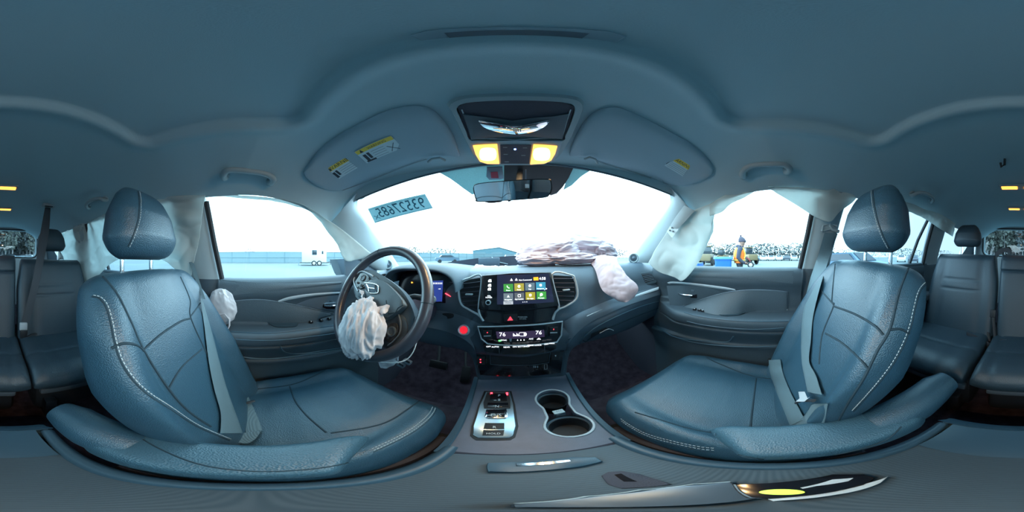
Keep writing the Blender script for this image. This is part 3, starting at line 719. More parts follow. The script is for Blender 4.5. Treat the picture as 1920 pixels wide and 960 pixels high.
# climate panel
CP = (Vector((0, .512, -.31)), Vector((0, -1, .02)).normalized())
def cp(pts, lift, th, name, m, parent=dash, **k): return ppoly(pts, CP, lift, th, m, parent, name, **k)
cpan = cp([(897, 612), (960, 611), (1020, 608), (1053, 603.5), (1051, 628), (1043, 640), (1000, 645), (955, 646), (915, 643), (904, 634)], -.006, .008, 'climate_panel', M['black'], bev=.002)
obj('climate_bezel', tube(catm([at(a, b, plane=CP) + CP[1] * .002 for a, b in [(896, 612), (960, 610.5), (1020, 607), (1054, 602.5), (1052, 628), (1044, 641), (1000, 646), (955, 647), (915, 644.5), (903, 635)]], 1, True), .0028, 6, closed=True), M['silver'], dash)
for x0, nm in ((914.5, 'temperature_rocker'), (1037, 'temperature_rocker')):
    sy = 626 if x0 < 1000 else 620
    o = cp([(x0 - 8, sy - 8), (x0 + 8, sy - 8.5), (x0 + 7.5, sy + 8), (x0 - 7, sy + 8.5)], .002, .006, nm, M['blackmat'], bev=.002)
    cp([(x0 - 6.5, sy + 1.4), (x0 + 6.5, sy + .9), (x0 + 6.5, sy + 2.4), (x0 - 6.5, sy + 3)], .0082, .0012, 'rocker_bar', M['silver'], o)
    cp([(x0 - .6, sy - 5), (x0 + .6, sy - 5), (x0 + .6, sy - 3.6), (x0 - .6, sy - 3.6)], .0082, .0005, 'up_mark', M['red'], o)
disp = cp([(930, 621), (1020, 618), (1021, 631), (932, 634)], .0022, .0008, 'climate_display', mat('climate_lcd', (.01, .01, .02), .2, emit=((.04, .03, .07), .3)))
ptext('76', 942, 627.5, 7, CP, M['white_em'], disp, lift=.0035, ang=1); ptext('76', 1010, 624, 7, CP, M['white_em'], disp, lift=.0035, ang=1)
for k in range(4): cp([(962 + 3.2 * k, 629.5 - .1 * k), (964.6 + 3.2 * k, 629.4 - .1 * k), (964.6 + 3.2 * k, 626 - k * .1 + (k % 2) * 2), (962 + 3.2 * k, 624 + (k % 2) * 3)], .003, .0004, 'fan_bar', M['white_em'], disp)
obj('recirculation_icon', tube([at(980 + a, 626 + b, plane=CP) + CP[1] * .0034 for a, b in rrect(14, 6.5, 3)], .0006, 4, closed=True), M['white_em'], disp)
cp([(982, 623.5), (986, 623.4), (986, 628.4), (982, 628.5)], .003, .0004, 'recirculation_arrow', M['white_em'], disp)
gi = cp([(935, 637), (940, 636.8), (940, 639.2), (935, 639.4)], .0022, .0008, 'sync_light', M['green'])
ptext('SYNC', 944.5, 638, 2.5, CP, M['white_em'], dash, lift=.003); ptext('A/C', 996, 635.5, 2.8, CP, M['white_em'], dash, lift=.003)
for k, c in enumerate((970.5, 976.5, 982.5)): cp([(c - 1.2, 638 - k * .2), (c + 1.2, 638 - k * .2), (c, 635.6 - k * .2)], .0022, .0006, 'fan_mark', M['white_em'])
cp([(1006, 636.2), (1010, 632.8), (1014, 635.8)], .0022, .0006, 'defrost_mark', M['white_em']); cp([(955, 634), (960, 634), (959, 639.5), (956, 639.5)], .0022, .0006, 'vent_mark', M['grey_print'])
b2 = cp([(907, 644), (955, 648), (1000, 647), (1042, 642), (1041, 650), (1030, 656), (985, 661), (945, 661), (910, 656)], -.003, .017, 'button_row', M['black'], bev=.0015)
for t, x_, y_ in (('AUTO', 928.5, 650.5), ('REAR', 950, 651), ('ON SETTINGS', 977, 650), ('REAR LOCK', 1002.5, 647.5), ('OFF', 1024.5, 645.5), ('MAX', 1035, 644), ('OFF', 916, 650)):
    ptext(t, x_, y_, 2.6, (CP[0] + CP[1] * .012, CP[1]), M['white_em'], b2, lift=.0035, ang=2)
for x_ in (936, 1019): obj('button_gap', tube([at(x_, 643.5, plane=CP) + CP[1] * .0145, at(x_ + 1, 659, plane=CP) + CP[1] * .0145], .0007, 4), M['wing'], b2)
# start button
SPn = SD.hit(872, 619)[1]; sb = SD.hit(872, 619, .012)[0]
st = obj('start_button_ring', lathe(sb, SPn, [(.0205, -.010), (.0205, .004), (.0180, .0075), (.0145, .0045), (.0135, .0)], 36), M['silver'], dash, 'silver ring around the red start button')
obj('start_button', disc(sb, SPn, .0134, .003, 32, .001), mat('start_red', (.5, .01, .02), .25, emit=((1, .02, .04), .35)), st, 'glowing red start button')
fr_ = frame(SPn)
for yy, t in ((.0045, 'ENGINE'), (0, 'START'), (-.0045, 'STOP')): text(t, sb + fr_ @ Vector((0, yy, .0033)), fr_.col[0], fr_.col[1], .0026, M['dark_print'], st)
# pocket and sockets below
LP = (Vector((0, .545, -.42)), Vector((0, -1, .05)).normalized())
ppoly([(893, 661), (1058, 658), (1052, 700), (900, 704)], LP, -.01, .006, M['black'], dash, 'lower_panel', bev=.001)
pk = ppoly([(920, 664), (1031, 661), (1028, 679), (1000, 683), (950, 684.5), (920, 682)], LP, -.0038, .001, M['blackmat'], dash, 'storage_pocket')
obj('pocket_edge', tube([at(a, b, plane=LP) for a, b in ((919, 664), (919.5, 683), (950, 685.5), (1000, 684), (1029, 680), (1032, 661))], .0012, 6), M['dash'], pk)
for x_, y_, t in ((901, 676, 0), (1041, 667, 1)):
    o = ppoly([(x_ - 8, y_ - 8), (x_ + 9, y_ - 8), (x_ + 8, y_ + 8), (x_ - 7, y_ + 8)], LP, -.0038, .004, M['blackmat'], dash, 'heater_switch', bev=.0015)
    if t == 0:
        for dy in (-2, 3): obj('switch_light', disc(at(x_, y_ + dy, plane=LP) + LP[1] * .0006, LP[1], .0022, .0008, 12), M['red'], o)
    else: ppoly([(x_ - 1, y_ - 1), (x_ + 2, y_ - 1.5), (x_ + 1, y_ + 2)], LP, .0004, .0006, M['white_print'], o, 'switch_mark')
so = ppoly([(991, 684), (1016, 682), (1016, 696), (992, 698)], LP, -.0038, .003, M['black'], dash, 'power_socket', bev=.001)
for x_ in (1000, 1003, 1007): ppoly([(x_, 686), (x_ + 2, 686), (x_ + 2, 690), (x_, 690)], LP, -.0004, .0006, M['grey_print'], so, 'socket_mark')
us = ppoly([(1019, 683), (1027, 682), (1027, 693), (1020, 694)], LP, -.0038, .003, M['blackmat'], dash, 'usb_port', bev=.0008)
obj('usb_rim', tube([at(a, b, plane=LP) - LP[1] * .0004 for a, b in ((1020.5, 684), (1026, 683.5), (1026, 692), (1021, 692.5))], .0006, 4, closed=True), M['white_print'], us)
# outer vent on the right end
OV = (SD.hit(1214, 522, .014)[0], (Vector((-.45, -.85, .28))).normalized())
ov = ppoly([(1196, 511), (1222, 509), (1232, 523), (1230, 530), (1208, 535), (1200, 524)], OV, -.004, .006, M['dashtop'], dash, 'outer_vent', 'outer air vent at the passenger end', bev=.001)
ppoly([(1202, 513.5), (1220, 512), (1228, 524), (1209, 531)], OV, .0022, .0008, M['blackmat'], ov, 'vent_opening')
for k in range(5):
    a = at(1203.5 + 1.4 * k, 515.8 + 3.1 * k, plane=OV) + OV[1] * .004; b = at(1220 + 1.6 * k, 513.6 + 2.5 * k, plane=OV) + OV[1] * .004
    obj('slat', tube([a, b], .0016, 6, 1.8), M['wing'], ov)
ov2 = obj('outer_vent', lathe(Vector((-.62, .60, -.12)), (.4, -.9, .2), [(.045, -.01), (.045, .006), (.036, .006), (.034, -.01)], 28), M['blackmat'], dash)
# glovebox lid edges and latch
obj('glovebox_seam', tube(SD.line([(1243, 574), (1200, 590), (1150, 611), (1110, 632), (1080, 655)], .001), .0022, 6), M['seam'], dash)
obj('glovebox_upper_edge', tube(SD.line([(1246, 562), (1200, 575), (1150, 596), (1110, 618), (1088, 640), (1080, 668)], .002), .0025, 6), M['rim'], dash)
gl = obj('glovebox_latch', ribbon(SD.line([(1106, 634), (1120, 626), (1138, 617)], .003), SD.line([(1108, 625), (1122, 619), (1136, 613)], .003), .005, .002), M['blackmat'], dash)
obj('latch_edge', tube(SD.line([(1122, 622), (1138, 614.5), (1148, 617)], .010), .0014, 6), M['silver'], gl, 'bright latch edge')
# instrument hood and cluster
def hood():
    rings = []
    C = Vector((-.362, -.06, 0))
    for k in range(25):
        a = R(178 - 176 * k / 24)
        w, h = .162, .100; ex = .62
        cx = math.copysign(abs(math.cos(a)) ** ex, math.cos(a)); cz = abs(math.sin(a)) ** ex
        row = []
        for (y, ws, zs, zb, off) in ((.585, .93, .78, -.125, .0), (.555, .955, .84, -.125, 0), (.560, 1.0, .93, -.125, 0), (.60, 1.04, 1.0, -.125, .004), (.70, 1.12, 1.0, -.125, .004), (.80, 1.2, .90, -.125, .0), (.92, 1.25, .5, -.125, 0)):
            row.append(Vector((C.x + w * ws * cx, y + C.y, zb + (h * cz) * zs + off)))
        rings.append(catm(row, 4))
    return loft(rings, False, False)
obj('instrument_hood', hood(), M['dashtop'], dash, angle=70)
IC = (Vector((-.33, .590, -.12)), Vector((.12, -.97, .2)).normalized())
rr_ = [Vector((-.35, .588, -.12)) + frame(IC[1]) @ Vector((a, b, 0)) for a, b in rrect(.30, .125, .05)]
obj('cluster_face', prism(rr_, IC[1] * .004, .001), M['black'], dash)
cl = ppoly([(800, 527), (832, 526), (830, 565), (800, 566)], (IC[0], IC[1]), .008, .001, mat('cluster_screen', (.01, .015, .06), .2, emit=((.03, .06, .30), .30)), dash, 'cluster_screen', 'blue digital instrument screen')
ptext('0', 818, 539, 7.5, IC, M['white_em'], cl, lift=.0095); ptext('mph', 824, 541.5, 1.8, IC, M['white_em'], cl, lift=.0095)
ptext('km/h', 819, 549, 2.2, IC, M['white_em'], cl, lift=.0095)
for k in range(10): ppoly([(806 + 2.6 * k, 530), (806.8 + 2.6 * k, 530), (806.8 + 2.6 * k, 533), (806 + 2.6 * k, 533)], IC, .0092, .0004, M['white_em'], cl, 'tick')
gz = at(845, 545, plane=IC) + IC[1] * .006
obj('fuel_gauge_ring', tube([gz + frame(IC[1]) @ Vector((math.cos(R(a)) * .030, math.sin(R(a)) * .034, 0)) for a in range(-70, 100, 8)], .001, 6), M['wing'], dash)
obj('warning_needle', tube([at(836, 550, plane=IC) + IC[1] * .008, at(847, 556, plane=IC) + IC[1] * .008], .0035, 6, .4), M['red'], dash, 'red lit gauge bar')
obj('warning_light', disc(at(774, 530, plane=IC) + IC[1] * .008, IC[1], .003, .001, 12), mat('amber_dot', (1, .4, .05), .4, emit=((1, .35, .03), 2)), dash)
# side button pods left of the column
slab([(830, 588), (850, 588), (850, 596), (832, 597)], 'mode_buttons', M['blackmat'])
# small pads right of cluster
# ------------------------------------------------------------------ centre console
con = thing('center_console', 'dark centre console with ribbed sliding lid between the front seats', 'console', (0, 0, -.93))
LZ = -.622
# ribbed lid
lid = [[Vector((x, y, LZ + .004 * (1 - (x / .125) ** 2))) for x in [-.125 + .25 * i / 20 for i in range(21)]] for y in [-.215 + .445 * j / 60 for j in range(61)]]
obj('sliding_lid', loft(lid, False, False), M['rib'], con)
# side rims, running the length of the lid and flaring at the rear
for s in (-1, 1):
    prof = lambda y, xo: [Vector((s * (.122), y, LZ + .001)), Vector((s * (.126), y, LZ + .010)), Vector((s * (.132), y, LZ + .014)), Vector((s * (.146 + xo), y, LZ + .010)), Vector((s * (.153 + xo), y, LZ - .006)), Vector((s * (.155 + xo), y, LZ - .05)), Vector((s * (.150 + xo), y, -.93))]
    obj('side_rim', loft([prof(y, 0) for y in [.245 - .03 * k for k in range(20)]], False, False), M['rim'], con, angle=60)
# rear block (lighter tray behind the lid)
obj('rear_cap', join(prism([Vector((-.122, -.212, LZ + .004)), Vector((.122, -.212, LZ + .004)), Vector((.112, -.332, LZ + .016)), Vector((-.112, -.332, LZ + .016))], (0, 0, .004), .003),
    prism([Vector((-.15, -.325, LZ + .018)), Vector((.15, -.325, LZ + .018)), Vector((.13, -.365, LZ - .01)), Vector((-.13, -.365, LZ - .01))], (0, 0, .006), .004),
    box((0, -.345, -.78), (.29, .05, .30), None, .01)), M['rim'], con)
# front deck
def deckz(y): return -.618 + .15 * (y - .24)
def hwid(y): return .141 + .07 * (y - .24)
CPn = Vector((0, -.15, 1)).normalized(); CPL = (Vector((0, .24, -.618)), CPn)
sq = [(x, y) for x, y in ()]
# deck top with the cup holder hole cut as two overlapping circles
c1 = at(1036, 749, plane=CPL); c2 = at(1067, 797, plane=CPL)
Rc1 = .0505; Rc2 = .0545
bm = bmesh.new()
NX, NY = 90, 120; g = {}
for i in range(NX + 1):
    for j in range(NY + 1):
        y = .228 + .37 * j / NY; u = -1 + 2 * i / NX; g[i, j] = Vector((u * hwid(y), y, deckz(y) + .004 * (1 - u * u)))
outlines = []
def inhole(p):
    if (p - c1).to_2d().length < Rc1 or (p - c2).to_2d().length < Rc2: return True
    # neck between the two
    a, b = c1.to_2d(), c2.to_2d(); t = max(0, min(1, (p.to_2d() - a).dot(b - a) / (b - a).length_squared)); d = (p.to_2d() - (a + (b - a) * t)).length
    return d < .036
V = []; ix = {}
for k, v in g.items(): ix[k] = len(V); V.append(v)
F = []
for i in range(NX):
    for j in range(NY):
        c = (g[i, j] + g[i + 1, j + 1]) / 2
        if not inhole(c): F.append((ix[i, j], ix[i + 1, j], ix[i + 1, j + 1], ix[i, j + 1]))
obj('front_deck', (V, F), M['console'], con, angle=60)
# skirt of the deck: rear lip and sides
lip = [[Vector((x, .228, deckz(.228) + .004 * (1 - (x / .14) ** 2))) for x in [-.14 + .28 * i / 20 for i in range(21)]],
       [Vector((x, .219, deckz(.228) - .002)) for x in [-.14 + .28 * i / 20 for i in range(21)]],
       [Vector((x, .218, LZ - .004)) for x in [-.14 + .28 * i / 20 for i in range(21)]]]
obj('deck_lip', loft(lip, False, False), M['dashlow'], con, angle=60)
for s in (-1, 1):
    rows = []
    for k in range(24):
        y = .215 + .385 * k / 23; w = hwid(y); z = deckz(y)
        rows.append([Vector((s * (w - .003), y, z + .002)), Vector((s * w, y, z + .007)), Vector((s * (w + .014), y, z + .004)), Vector((s * (w + .017), y, z - .01)), Vector((s * (w + .014), y, -.93))])
    obj('side_panel', loft(rows, False, False), M['rim'], con, angle=60)
# tray ahead of the deck, under the stack
obj('front_tray', loft([[Vector((x, y, z)) for x in (-.17, -.1, 0, .1, .17)] for y, z in ((.59, -.566), (.60, -.575), (.70, -.575), (.74, -.54), (.75, -.40))], False, False), M['dashlow'], con)
# figure-eight rim
def out8(scale=0.0, n=26):
    pts = []
    a, b = c1.to_2d(), c2.to_2d(); N = 72; ctr = (a + b) / 2
    for k in range(N):
        th = 2 * math.pi * k / N; d = Vector((math.cos(th), math.sin(th))); lo, hi = 0, .2
        for _ in range(30):
            m_ = (lo + hi) / 2; p = ctr + d * m_
            if inhole(Vector((p.x, p.y, 0))): lo = m_
            else: hi = m_
        p = ctr + d * (lo + scale); pts.append(Vector((p.x, p.y, deckz(p.y) + .004)))
    return pts
c1 = Vector((c1.x, c1.y, 0)); c2 = Vector((c2.x, c2.y, 0))
def smooth_loop(P, k=2):
    for _ in range(k): P = [(P[i - 1] + P[i] * 2 + P[(i + 1) % len(P)]) / 4 for i in range(len(P))]
    return P
rim8 = smooth_loop(out8(.001))
cup = obj('cup_holder', loft([[p + Vector((0, 0, .003)) for p in rim8], [p + Vector((0, 0, -.006)) for p in smooth_loop(out8(-.003))], [p + Vector((0, 0, -.014)) for p in smooth_loop(out8(-.0035))]], True, False), M['console'], con)
obj('cup_rim', tube(rim8, .0036, 8, closed=True), M['silver'], cup, 'satin rim around the twin cup holders')
for c, r in ((c1, Rc1), (c2, Rc2)):
    z0 = deckz(c.y)
    obj('cup_well', lathe(Vector((c.x, c.y, z0)), (0, 0, 1), [(r - .002, -.003), (r - .004, -.012), (r - .009, -.014), (r - .010, -.045), (r - .013, -.065), (r - .015, -.068), (.001, -.068)], 48, up=(0, 1, 0)), M['blackmat'], cup)
    obj('well_ring', lathe(Vector((c.x, c.y, z0)), (0, 0, 1), [(r - .0035, -.010), (r - .0065, -.013), (r - .0095, -.0145)], 48, up=(0, 1, 0)), M['rim'], cup)
mid = (c1 + c2) / 2; zz = deckz(mid.y)
obj('divider', box((mid.x, mid.y, zz - .03), (.030, .018, .055), rz(25), .004), M['dash'], cup)
obj('divider_tab', box((mid.x - .002, mid.y + .002, zz - .001), (.030, .019, .006), rz(8), .002), M['label'], cup, 'pale label tab between the cups')
for k in range(3): obj('tab_mark', box((mid.x - .006 + .005 * k, mid.y + .003, zz + .0022), (.0014, .006, .0006), rz(8)), M['wing'], cup)
# shifter
sh = thing('gear_selector', 'push-button gear selector with satin surround and red lit corners', 'gear selector', at(928, 780, plane=CPL))
SPL = (CPL[0] + CPn * .006, CPn)
def sp_(pts, lift, th, name, m, parent=sh, **k): return ppoly(pts, (CPL[0], CPn), lift, th, m, parent, name, **k)
sp_([(911, 737), (956, 737), (962, 760), (968, 800), (962, 818), (955, 822), (897, 822), (887, 816), (889, 800), (900, 762)], .004, .006, 'surround', mat('selector_satin', (.34, .46, .54), .25, metal=.6), bev=.002)
sp_([(908, 734), (959, 734), (966, 760), (972, 800), (966, 821), (957, 826), (893, 826), (882, 818), (884, 800), (896, 762)], .001, .004, 'base_ring', M['blackmat'], bev=.001)
sp_([(914, 739), (954, 739), (957, 752), (957, 768), (908, 768), (907, 757)], .0102, .004, 'upper_block', M['blackmat'], bev=.0015)
sp_([(920, 742), (950, 742), (951, 755), (919, 755)], .0143, .003, 'park_button', M['black'], bev=.001)
sp_([(915, 758), (953, 758), (954, 765.5), (914, 765.5)], .0143, .002, 'neutral_button', M['black'], bev=.001)
sp_([(912, 770), (950, 769), (952, 784), (948, 787), (914, 787), (909, 784)], .0102, .003, 'drive_bezel', M['chrome'], bev=.001)
sp_([(915, 772), (948, 771.5), (947, 784), (913, 784.5)], .0135, .003, 'drive_button', M['black'], bev=.001)
sp_([(910, 795), (946, 795), (946, 806), (907, 806)], .0102, .003, 'reverse_button', M['blackmat'], bev=.001)
sp_([(907, 808), (946, 808), (944, 818), (905, 818)], .0102, .003, 'econ_button', M['blackmat'], bev=.001)
T = (CPL[0] + CPn * .0165, CPn)
ptext('P', 936, 741.5, 3.4, T, M['white_print'], sh); ptext('N', 932, 762, 4, T, M['white_print'], sh); ptext('D/S', 930, 778.5, 5, T, M['white_print'], sh)
T2 = (CPL[0] + CPn * .0135, CPn)
ptext('R', 927, 801, 4, T2, M['white_print'], sh); ptext('HOLD', 925, 813, 3, T2, M['white_print'], sh)
ppoly([(934, 748), (938, 748), (938, 752), (934, 752)], T, .001, .0005, M['grey_print'], sh, 'park_mark')
for x_ in (922, 951): sp_([(x_ - 2, 739.5), (x_ + 2, 739.5), (x_ + 2, 744), (x_ - 2, 744)], .0148, .0022, 'corner_light', M['red'])
# lid handle and plug
LPL = (Vector((0, 0, LZ + .006)), Vector((0, 0, 1)))
hd = ppoly([(912, 876), (915, 869), (960, 868), (1030, 862), (1075, 858), (1118, 858), (1130, 866), (1090, 876), (1030, 882), (960, 886), (915, 886)], LPL, 0, .010, M['rim'], con, 'lid_handle', bev=.003)
ppoly([(968, 870.5), (1030, 867), (1068, 863.5), (1072, 866.5), (1030, 872), (968, 875.5)], LPL, .0102, .002, M['chrome'], hd, 'handle_strip', 'bright strip in the lid handle', bev=.0008)
np_ = ppoly([(1128, 892), (1140, 885), (1165, 883), (1200, 889), (1235, 900), (1260, 908), (1215, 913), (1165, 916), (1140, 908)], LPL, -.002, .003, M['dashlow'], con, 'finger_recess', bev=.001)
ppoly([(1152, 890), (1165, 888), (1195, 903), (1170, 903)], LPL, .0012, .0008, M['black'], np_, 'recess_slot')
# device lying on the lid
dv = thing('handheld_device', 'slim grey device with glowing lime light lying on the ribbed console lid', 'device', at(1300, 930, plane=LPL))
ppoly([(960, 946), (1040, 938), (1130, 929), (1250, 913), (1370, 904), (1400, 918), (1420, 934), (1340, 944), (1150, 950), (960, 952)], LPL, .0, .007, M['wing'], dv, 'case', bev=.002)
obj('case_edge', tube([at(a, b, plane=LPL) + Vector((0, 0, .006)) for a, b in ((970, 944), (1100, 931), (1200, 919), (1300, 908), (1370, 903.5))], .0012, 6), M['label'], dv)
ppoly([(1372, 908), (1480, 905), (1560, 890), (1620, 890), (1640, 897), (1620, 910), (1530, 925), (1440, 936), (1400, 934)], LPL, .001, .009, M['black'], dv, 'black_end', bev=.003)
ppoly([(1500, 915), (1560, 900), (1600, 897), (1590, 903), (1530, 912), (1505, 917)], LPL, .0102, .001, M['white_print'], dv, 'white_mark')
ppoly([(1440, 936), (1530, 925), (1620, 908), (1665, 894), (1650, 906), (1560, 928), (1450, 940)], LPL, .0, .008, M['white_print'], dv, 'white_edge', bev=.001)
cg = at(1466, 923, plane=LPL)
obj('lime_light', disc(cg + Vector((0, 0, .0101)), (0, 0, 1), .0105, .0014, 28, .0005, up=(0, 1, 0)), M['lime'], dv, 'glowing lime light')
# ------------------------------------------------------------------ front seats
def seat_back(s):
    # path of section centres (y, z); s = side of the car; inboard is -s
    path = [(-.075, -.66), (-.085, -.60), (-.12, -.48), (-.165, -.36), (-.21, -.25), (-.255, -.15), (-.29, -.075), (-.305, -.035)]
    Pc = catm([Vector((0, a, b)) for a, b in path], 14); n = len(Pc); rings = []
    NA = 112
    for k, c in enumerate(Pc):
        t = k / (n - 1)
        w = interp([(0, .215), (.15, .235), (.4, .245), (.6, .240), (.78, .222), (.9, .205), (1, .185)], t)
        th = interp([(0, .11), (.2, .14), (.6, .135), (.85, .125), (1, .105)], t)
        e = max(0, (t - .86) / .14); rsh = math.sqrt(max(0.0, 1 - e * e)) if e > 0 else 1
        w2 = w * (1 - .36 * (1 - rsh)); th2 = th * max(.02, rsh)
        e0 = max(0, (.06 - t) / .06); th2 *= math.sqrt(max(.05, 1 - e0 * e0))
        if k == n - 1: w2 *= .9
        tn = (Pc[min(k + 1, n - 1)] - Pc[max(k - 1, 0)]).normalized(); f = Vector((0, -tn.z, tn.y)) * -1   # forward normal
        f = Vector((0, tn.z, -tn.y))
        row = []
        bol = interp([(0, .01), (.12, .042), (.45, .050), (.7, .030), (.86, .008), (1, 0)], t)
        for j in range(NA):
            a = 2 * math.pi * j / NA; cx = sups(math.cos(a), .46); cyy = sups(math.sin(a), .50)
            x = cx * w2; ff = cyy * th2 / 2
            if x * -s > 0: x *= interp([(0, .60), (.22, .62), (.36, .76), (.55, .94), (.72, 1), (1, 1)], t)
            if cyy < 0: x *= 1 - .16 * min(1, -cyy * 1.3)
            ax = abs(x) / w
            if cyy > 0:
                k_ = min(1, cyy * 1.5)
                seam_x = interp([(0, .50), (.3, .56), (.6, .60), (.8, .56), (1, .50)], t)
                ff += k_ * (bol * sstep(seam_x - .02, .86, ax) * (1 - .35 * sstep(.86, 1.02, ax)))
                ff += k_ * .010 * (1 - (ax / seam_x) ** 2) * (1 if ax < seam_x else 0)
            row.append(c + Vector((x, 0, 0)) + f * ff)
        rings.append(row)
    return loft(rings, True, True)
def cushion(s):
    rings = []; n = 90; NA = 96
    for k in range(n + 1):
        t = k / n; y = -.14 + .555 * t
        zc = interp([(0, -.655), (.3, -.635), (.7, -.60), (.85, -.595), (1, -.615)], t)
        w = interp([(0, .235), (.3, .262), (.75, .262), (.9, .245), (1, .205)], t); th = interp([(0, .15), (.5, .17), (.85, .165), (1, .12)], t)
        e = max(0, (t - .86) / .14); th2 = th * math.sqrt(max(.03, 1 - e * e)); w2 = w * (1 - .10 * e * e)
        row = []
        for j in range(NA):
            a = 2 * math.pi * j / NA; cx = sups(math.cos(a), .6); cz = sups(math.sin(a), .6)
            x = cx * w2; z = cz * th2 / 2; ax = abs(x) / w
            if cz > 0:
                k_ = min(1, cz * 1.5); sx_ = interp([(0, .62), (.5, .64), (.9, .56), (1, .5)], t)
                bol = interp([(0, .035), (.4, .040), (.8, .018), (1, .0)], t)
                z += k_ * bol * sstep(sx_, .88, ax)
                if ax < sx_:
                    z += .012 * (1 - (ax / sx_) ** 2) * math.sin(math.pi * min(1, t * 1.02)) ** .5
                if t < .45: z += .0025 * noise.noise(Vector((x * 9 + s, y * 22, 3))) 
            if x * -s > 0: x *= interp([(0, .9), (.35, .86), (.6, .80), (1, .78)], t)
            row.append(Vector((x, y, zc + z)))
        rings.append(row)
    return loft(rings, True, True)
def headrest(w0, h, d, z0, yc, lean=.02):
    rings = []; n = 40; NA = 64
    for k in range(n + 1):
        t = k / n; e = abs(2 * t - 1) ** 3.2; r = math.sqrt(max(.0, 1 - e * e)); r = max(r, .08)
        w = w0 * interp([(0, .42), (.25, .48), (.6, .43), (.85, .34), (1, .25)], t) * (1 - .25 * (1 - r))
        dd = d * interp([(0, .40), (.3, .52), (.6, .46), (.85, .34), (1, .24)], t) * r
        row = []
        for j in range(NA):
            a = 2 * math.pi * j / NA; x = sups(math.cos(a), .6) * w; y = sups(math.sin(a), .7) * dd
            if y < 0: x *= .88
            row.append(Vector((x, yc + y - lean * (t - .3), z0 + h * t)))
        rings.append(row)
    return loft(rings, True, True)
def sh_(g, v): return [p + Vector(v) for p in g[0]], g[1]
SEATX = .385
def front_seat(s):
    L = s < 0; w = 'driver' if L else 'passenger'
    st = thing('front_seat', 'black leather %s seat %s' % (w, 'behind the steering wheel, with headrest on bright posts' if L else 'facing the glovebox, with a belt across it'), 'seat', (s * SEATX, .1, -.93), group='front bucket seats' if 0 else None)
    off = Vector((s * SEATX, 0, 0))
    gb = sh_(seat_back(s), off); obj('backrest', gb, M['leather'], st, angle=80)
    gc = sh_(cushion(s), off); obj('seat_cushion', gc, M['leather'], st, angle=80)
    gh = sh_(headrest(.272, .212, .150, -.0, -.312), off); hr = obj('headrest', gh, M['leather'], st, angle=80)
    for x in (-.064, .064):
        p = obj('headrest_post', tube([off + Vector((x, -.318, -.10)), off + Vector((x, -.322, .03))], .0062, 12), M['chrome'], st, 'bright metal headrest post')
        obj('post_collar', lathe(off + Vector((x, -.318, -.048)), (0, 0, 1), [(.016, -.01), (.016, .006), (.012, .009), (.007, .010)], 20, up=(0, 1, 0)), M['blackmat'], p)
    # seat base and rails
    obj('seat_base', join(box(off + Vector((0, .12, -.77)), (.44, .46, .12), None, .02), box(off + Vector((-.19, .12, -.88)), (.04, .62, .06), None, .01), box(off + Vector((.19, .12, -.88)), (.04, .62, .06), None, .01)), M['blackmat'], st)
    for x in (-1, 1):
        obj('side_cover', box(off + Vector((x * .205, .08, -.72)), (.03, .46, .11), None, .012), M['dashlow'], st)
    SB, SCu, SH = Surf(*gb), Surf(*gc), Surf(*gh)
    def ln(S, pts, nm, dbl=0, r=.0016):
        P = S.line(pts, -.0002, 8, True); obj(nm, tube(P, r, 6), M['seam'], st)
        if dbl:
            for dx, dy in dbl:
                Q = S.line([(a + dx, b + dy) for a, b in pts], .0014, 8, True)
                g = stitches(Q, .0009)
                if g[0]: obj('stitching', g, M['stitch'], st, 'pale stitching')
    T_ = {True: ([[(193, 519), (219, 550), (244, 600), (269, 656), (313, 725), (350, 768), (395, 800)], [(338, 519), (356, 562), (357, 594), (381, 650), (400, 690)],
        [(269, 656), (300, 628), (338, 603), (357, 597)], [(316, 728), (341, 688), (378, 655)], [(209, 653), (231, 644), (256, 647), (269, 658)], [(357, 594), (376, 568)]],
        [[(466, 731), (543, 722), (589, 705), (612, 692), (624, 680)], [(543, 724), (555, 754), (578, 782), (612, 811)], [(620, 812), (692, 801), (732, 788), (772, 762), (804, 739)]]),
      False: ([[(1711, 486), (1687, 544), (1669, 616), (1645, 658), (1621, 707), (1591, 755), (1572, 790)], [(1566, 495), (1560, 562), (1563, 574), (1542, 628), (1536, 683)],
        [(1563, 574), (1603, 589), (1639, 610), (1656, 628)], [(1548, 625), (1579, 643), (1609, 670), (1627, 690)], [(1666, 619), (1687, 617), (1705, 625)], [(1536, 541), (1563, 571)]],
        [[(1324, 670), (1351, 683), (1418, 707), (1502, 713)], [(1418, 709), (1412, 755), (1406, 808)], [(1191, 773), (1231, 785), (1291, 803), (1339, 812), (1400, 818)]])}[L]
    for q in T_[0]: ln(SB, q, 'panel_seam', r=.0026)
    for q in T_[1]: ln(SCu, q, 'panel_seam', r=.0026)
    if L:
        ln(SB, [(172, 556), (186, 560), (198, 575), (207, 605), (214, 640), (225, 675), (245, 708), (275, 738), (320, 768), (370, 800), (430, 826)], 'bolster_seam', [(4, -2)])
        ln(SH, [(257, 352), (261, 375), (259, 410), (250, 440), (240, 462)], 'headrest_seam', [(3, 1)])
    else:
        ln(SB, [(1752, 528), (1738, 532), (1725, 548), (1716, 580), (1709, 610), (1698, 640), (1680, 675), (1655, 710), (1625, 745), (1600, 772)], 'bolster_seam', [(-4, -2)])
        ln(SH, [(1637, 350), (1638, 375), (1645, 410), (1655, 440), (1668, 465)], 'headrest_seam', [(-3, 1)])
    if L: ln(SCu, [(824, 745), (815, 775), (790, 800), (755, 822), (700, 848)], 'nose_seam', [(-3, -2), (-8, -4)], .001)
    else: ln(SCu, [(1164, 793), (1180, 804), (1210, 820), (1250, 832), (1310, 845), (1340, 848)], 'nose_seam', [(2, -4), (1, -8)], .001)
    return st, SB, SCu, SH
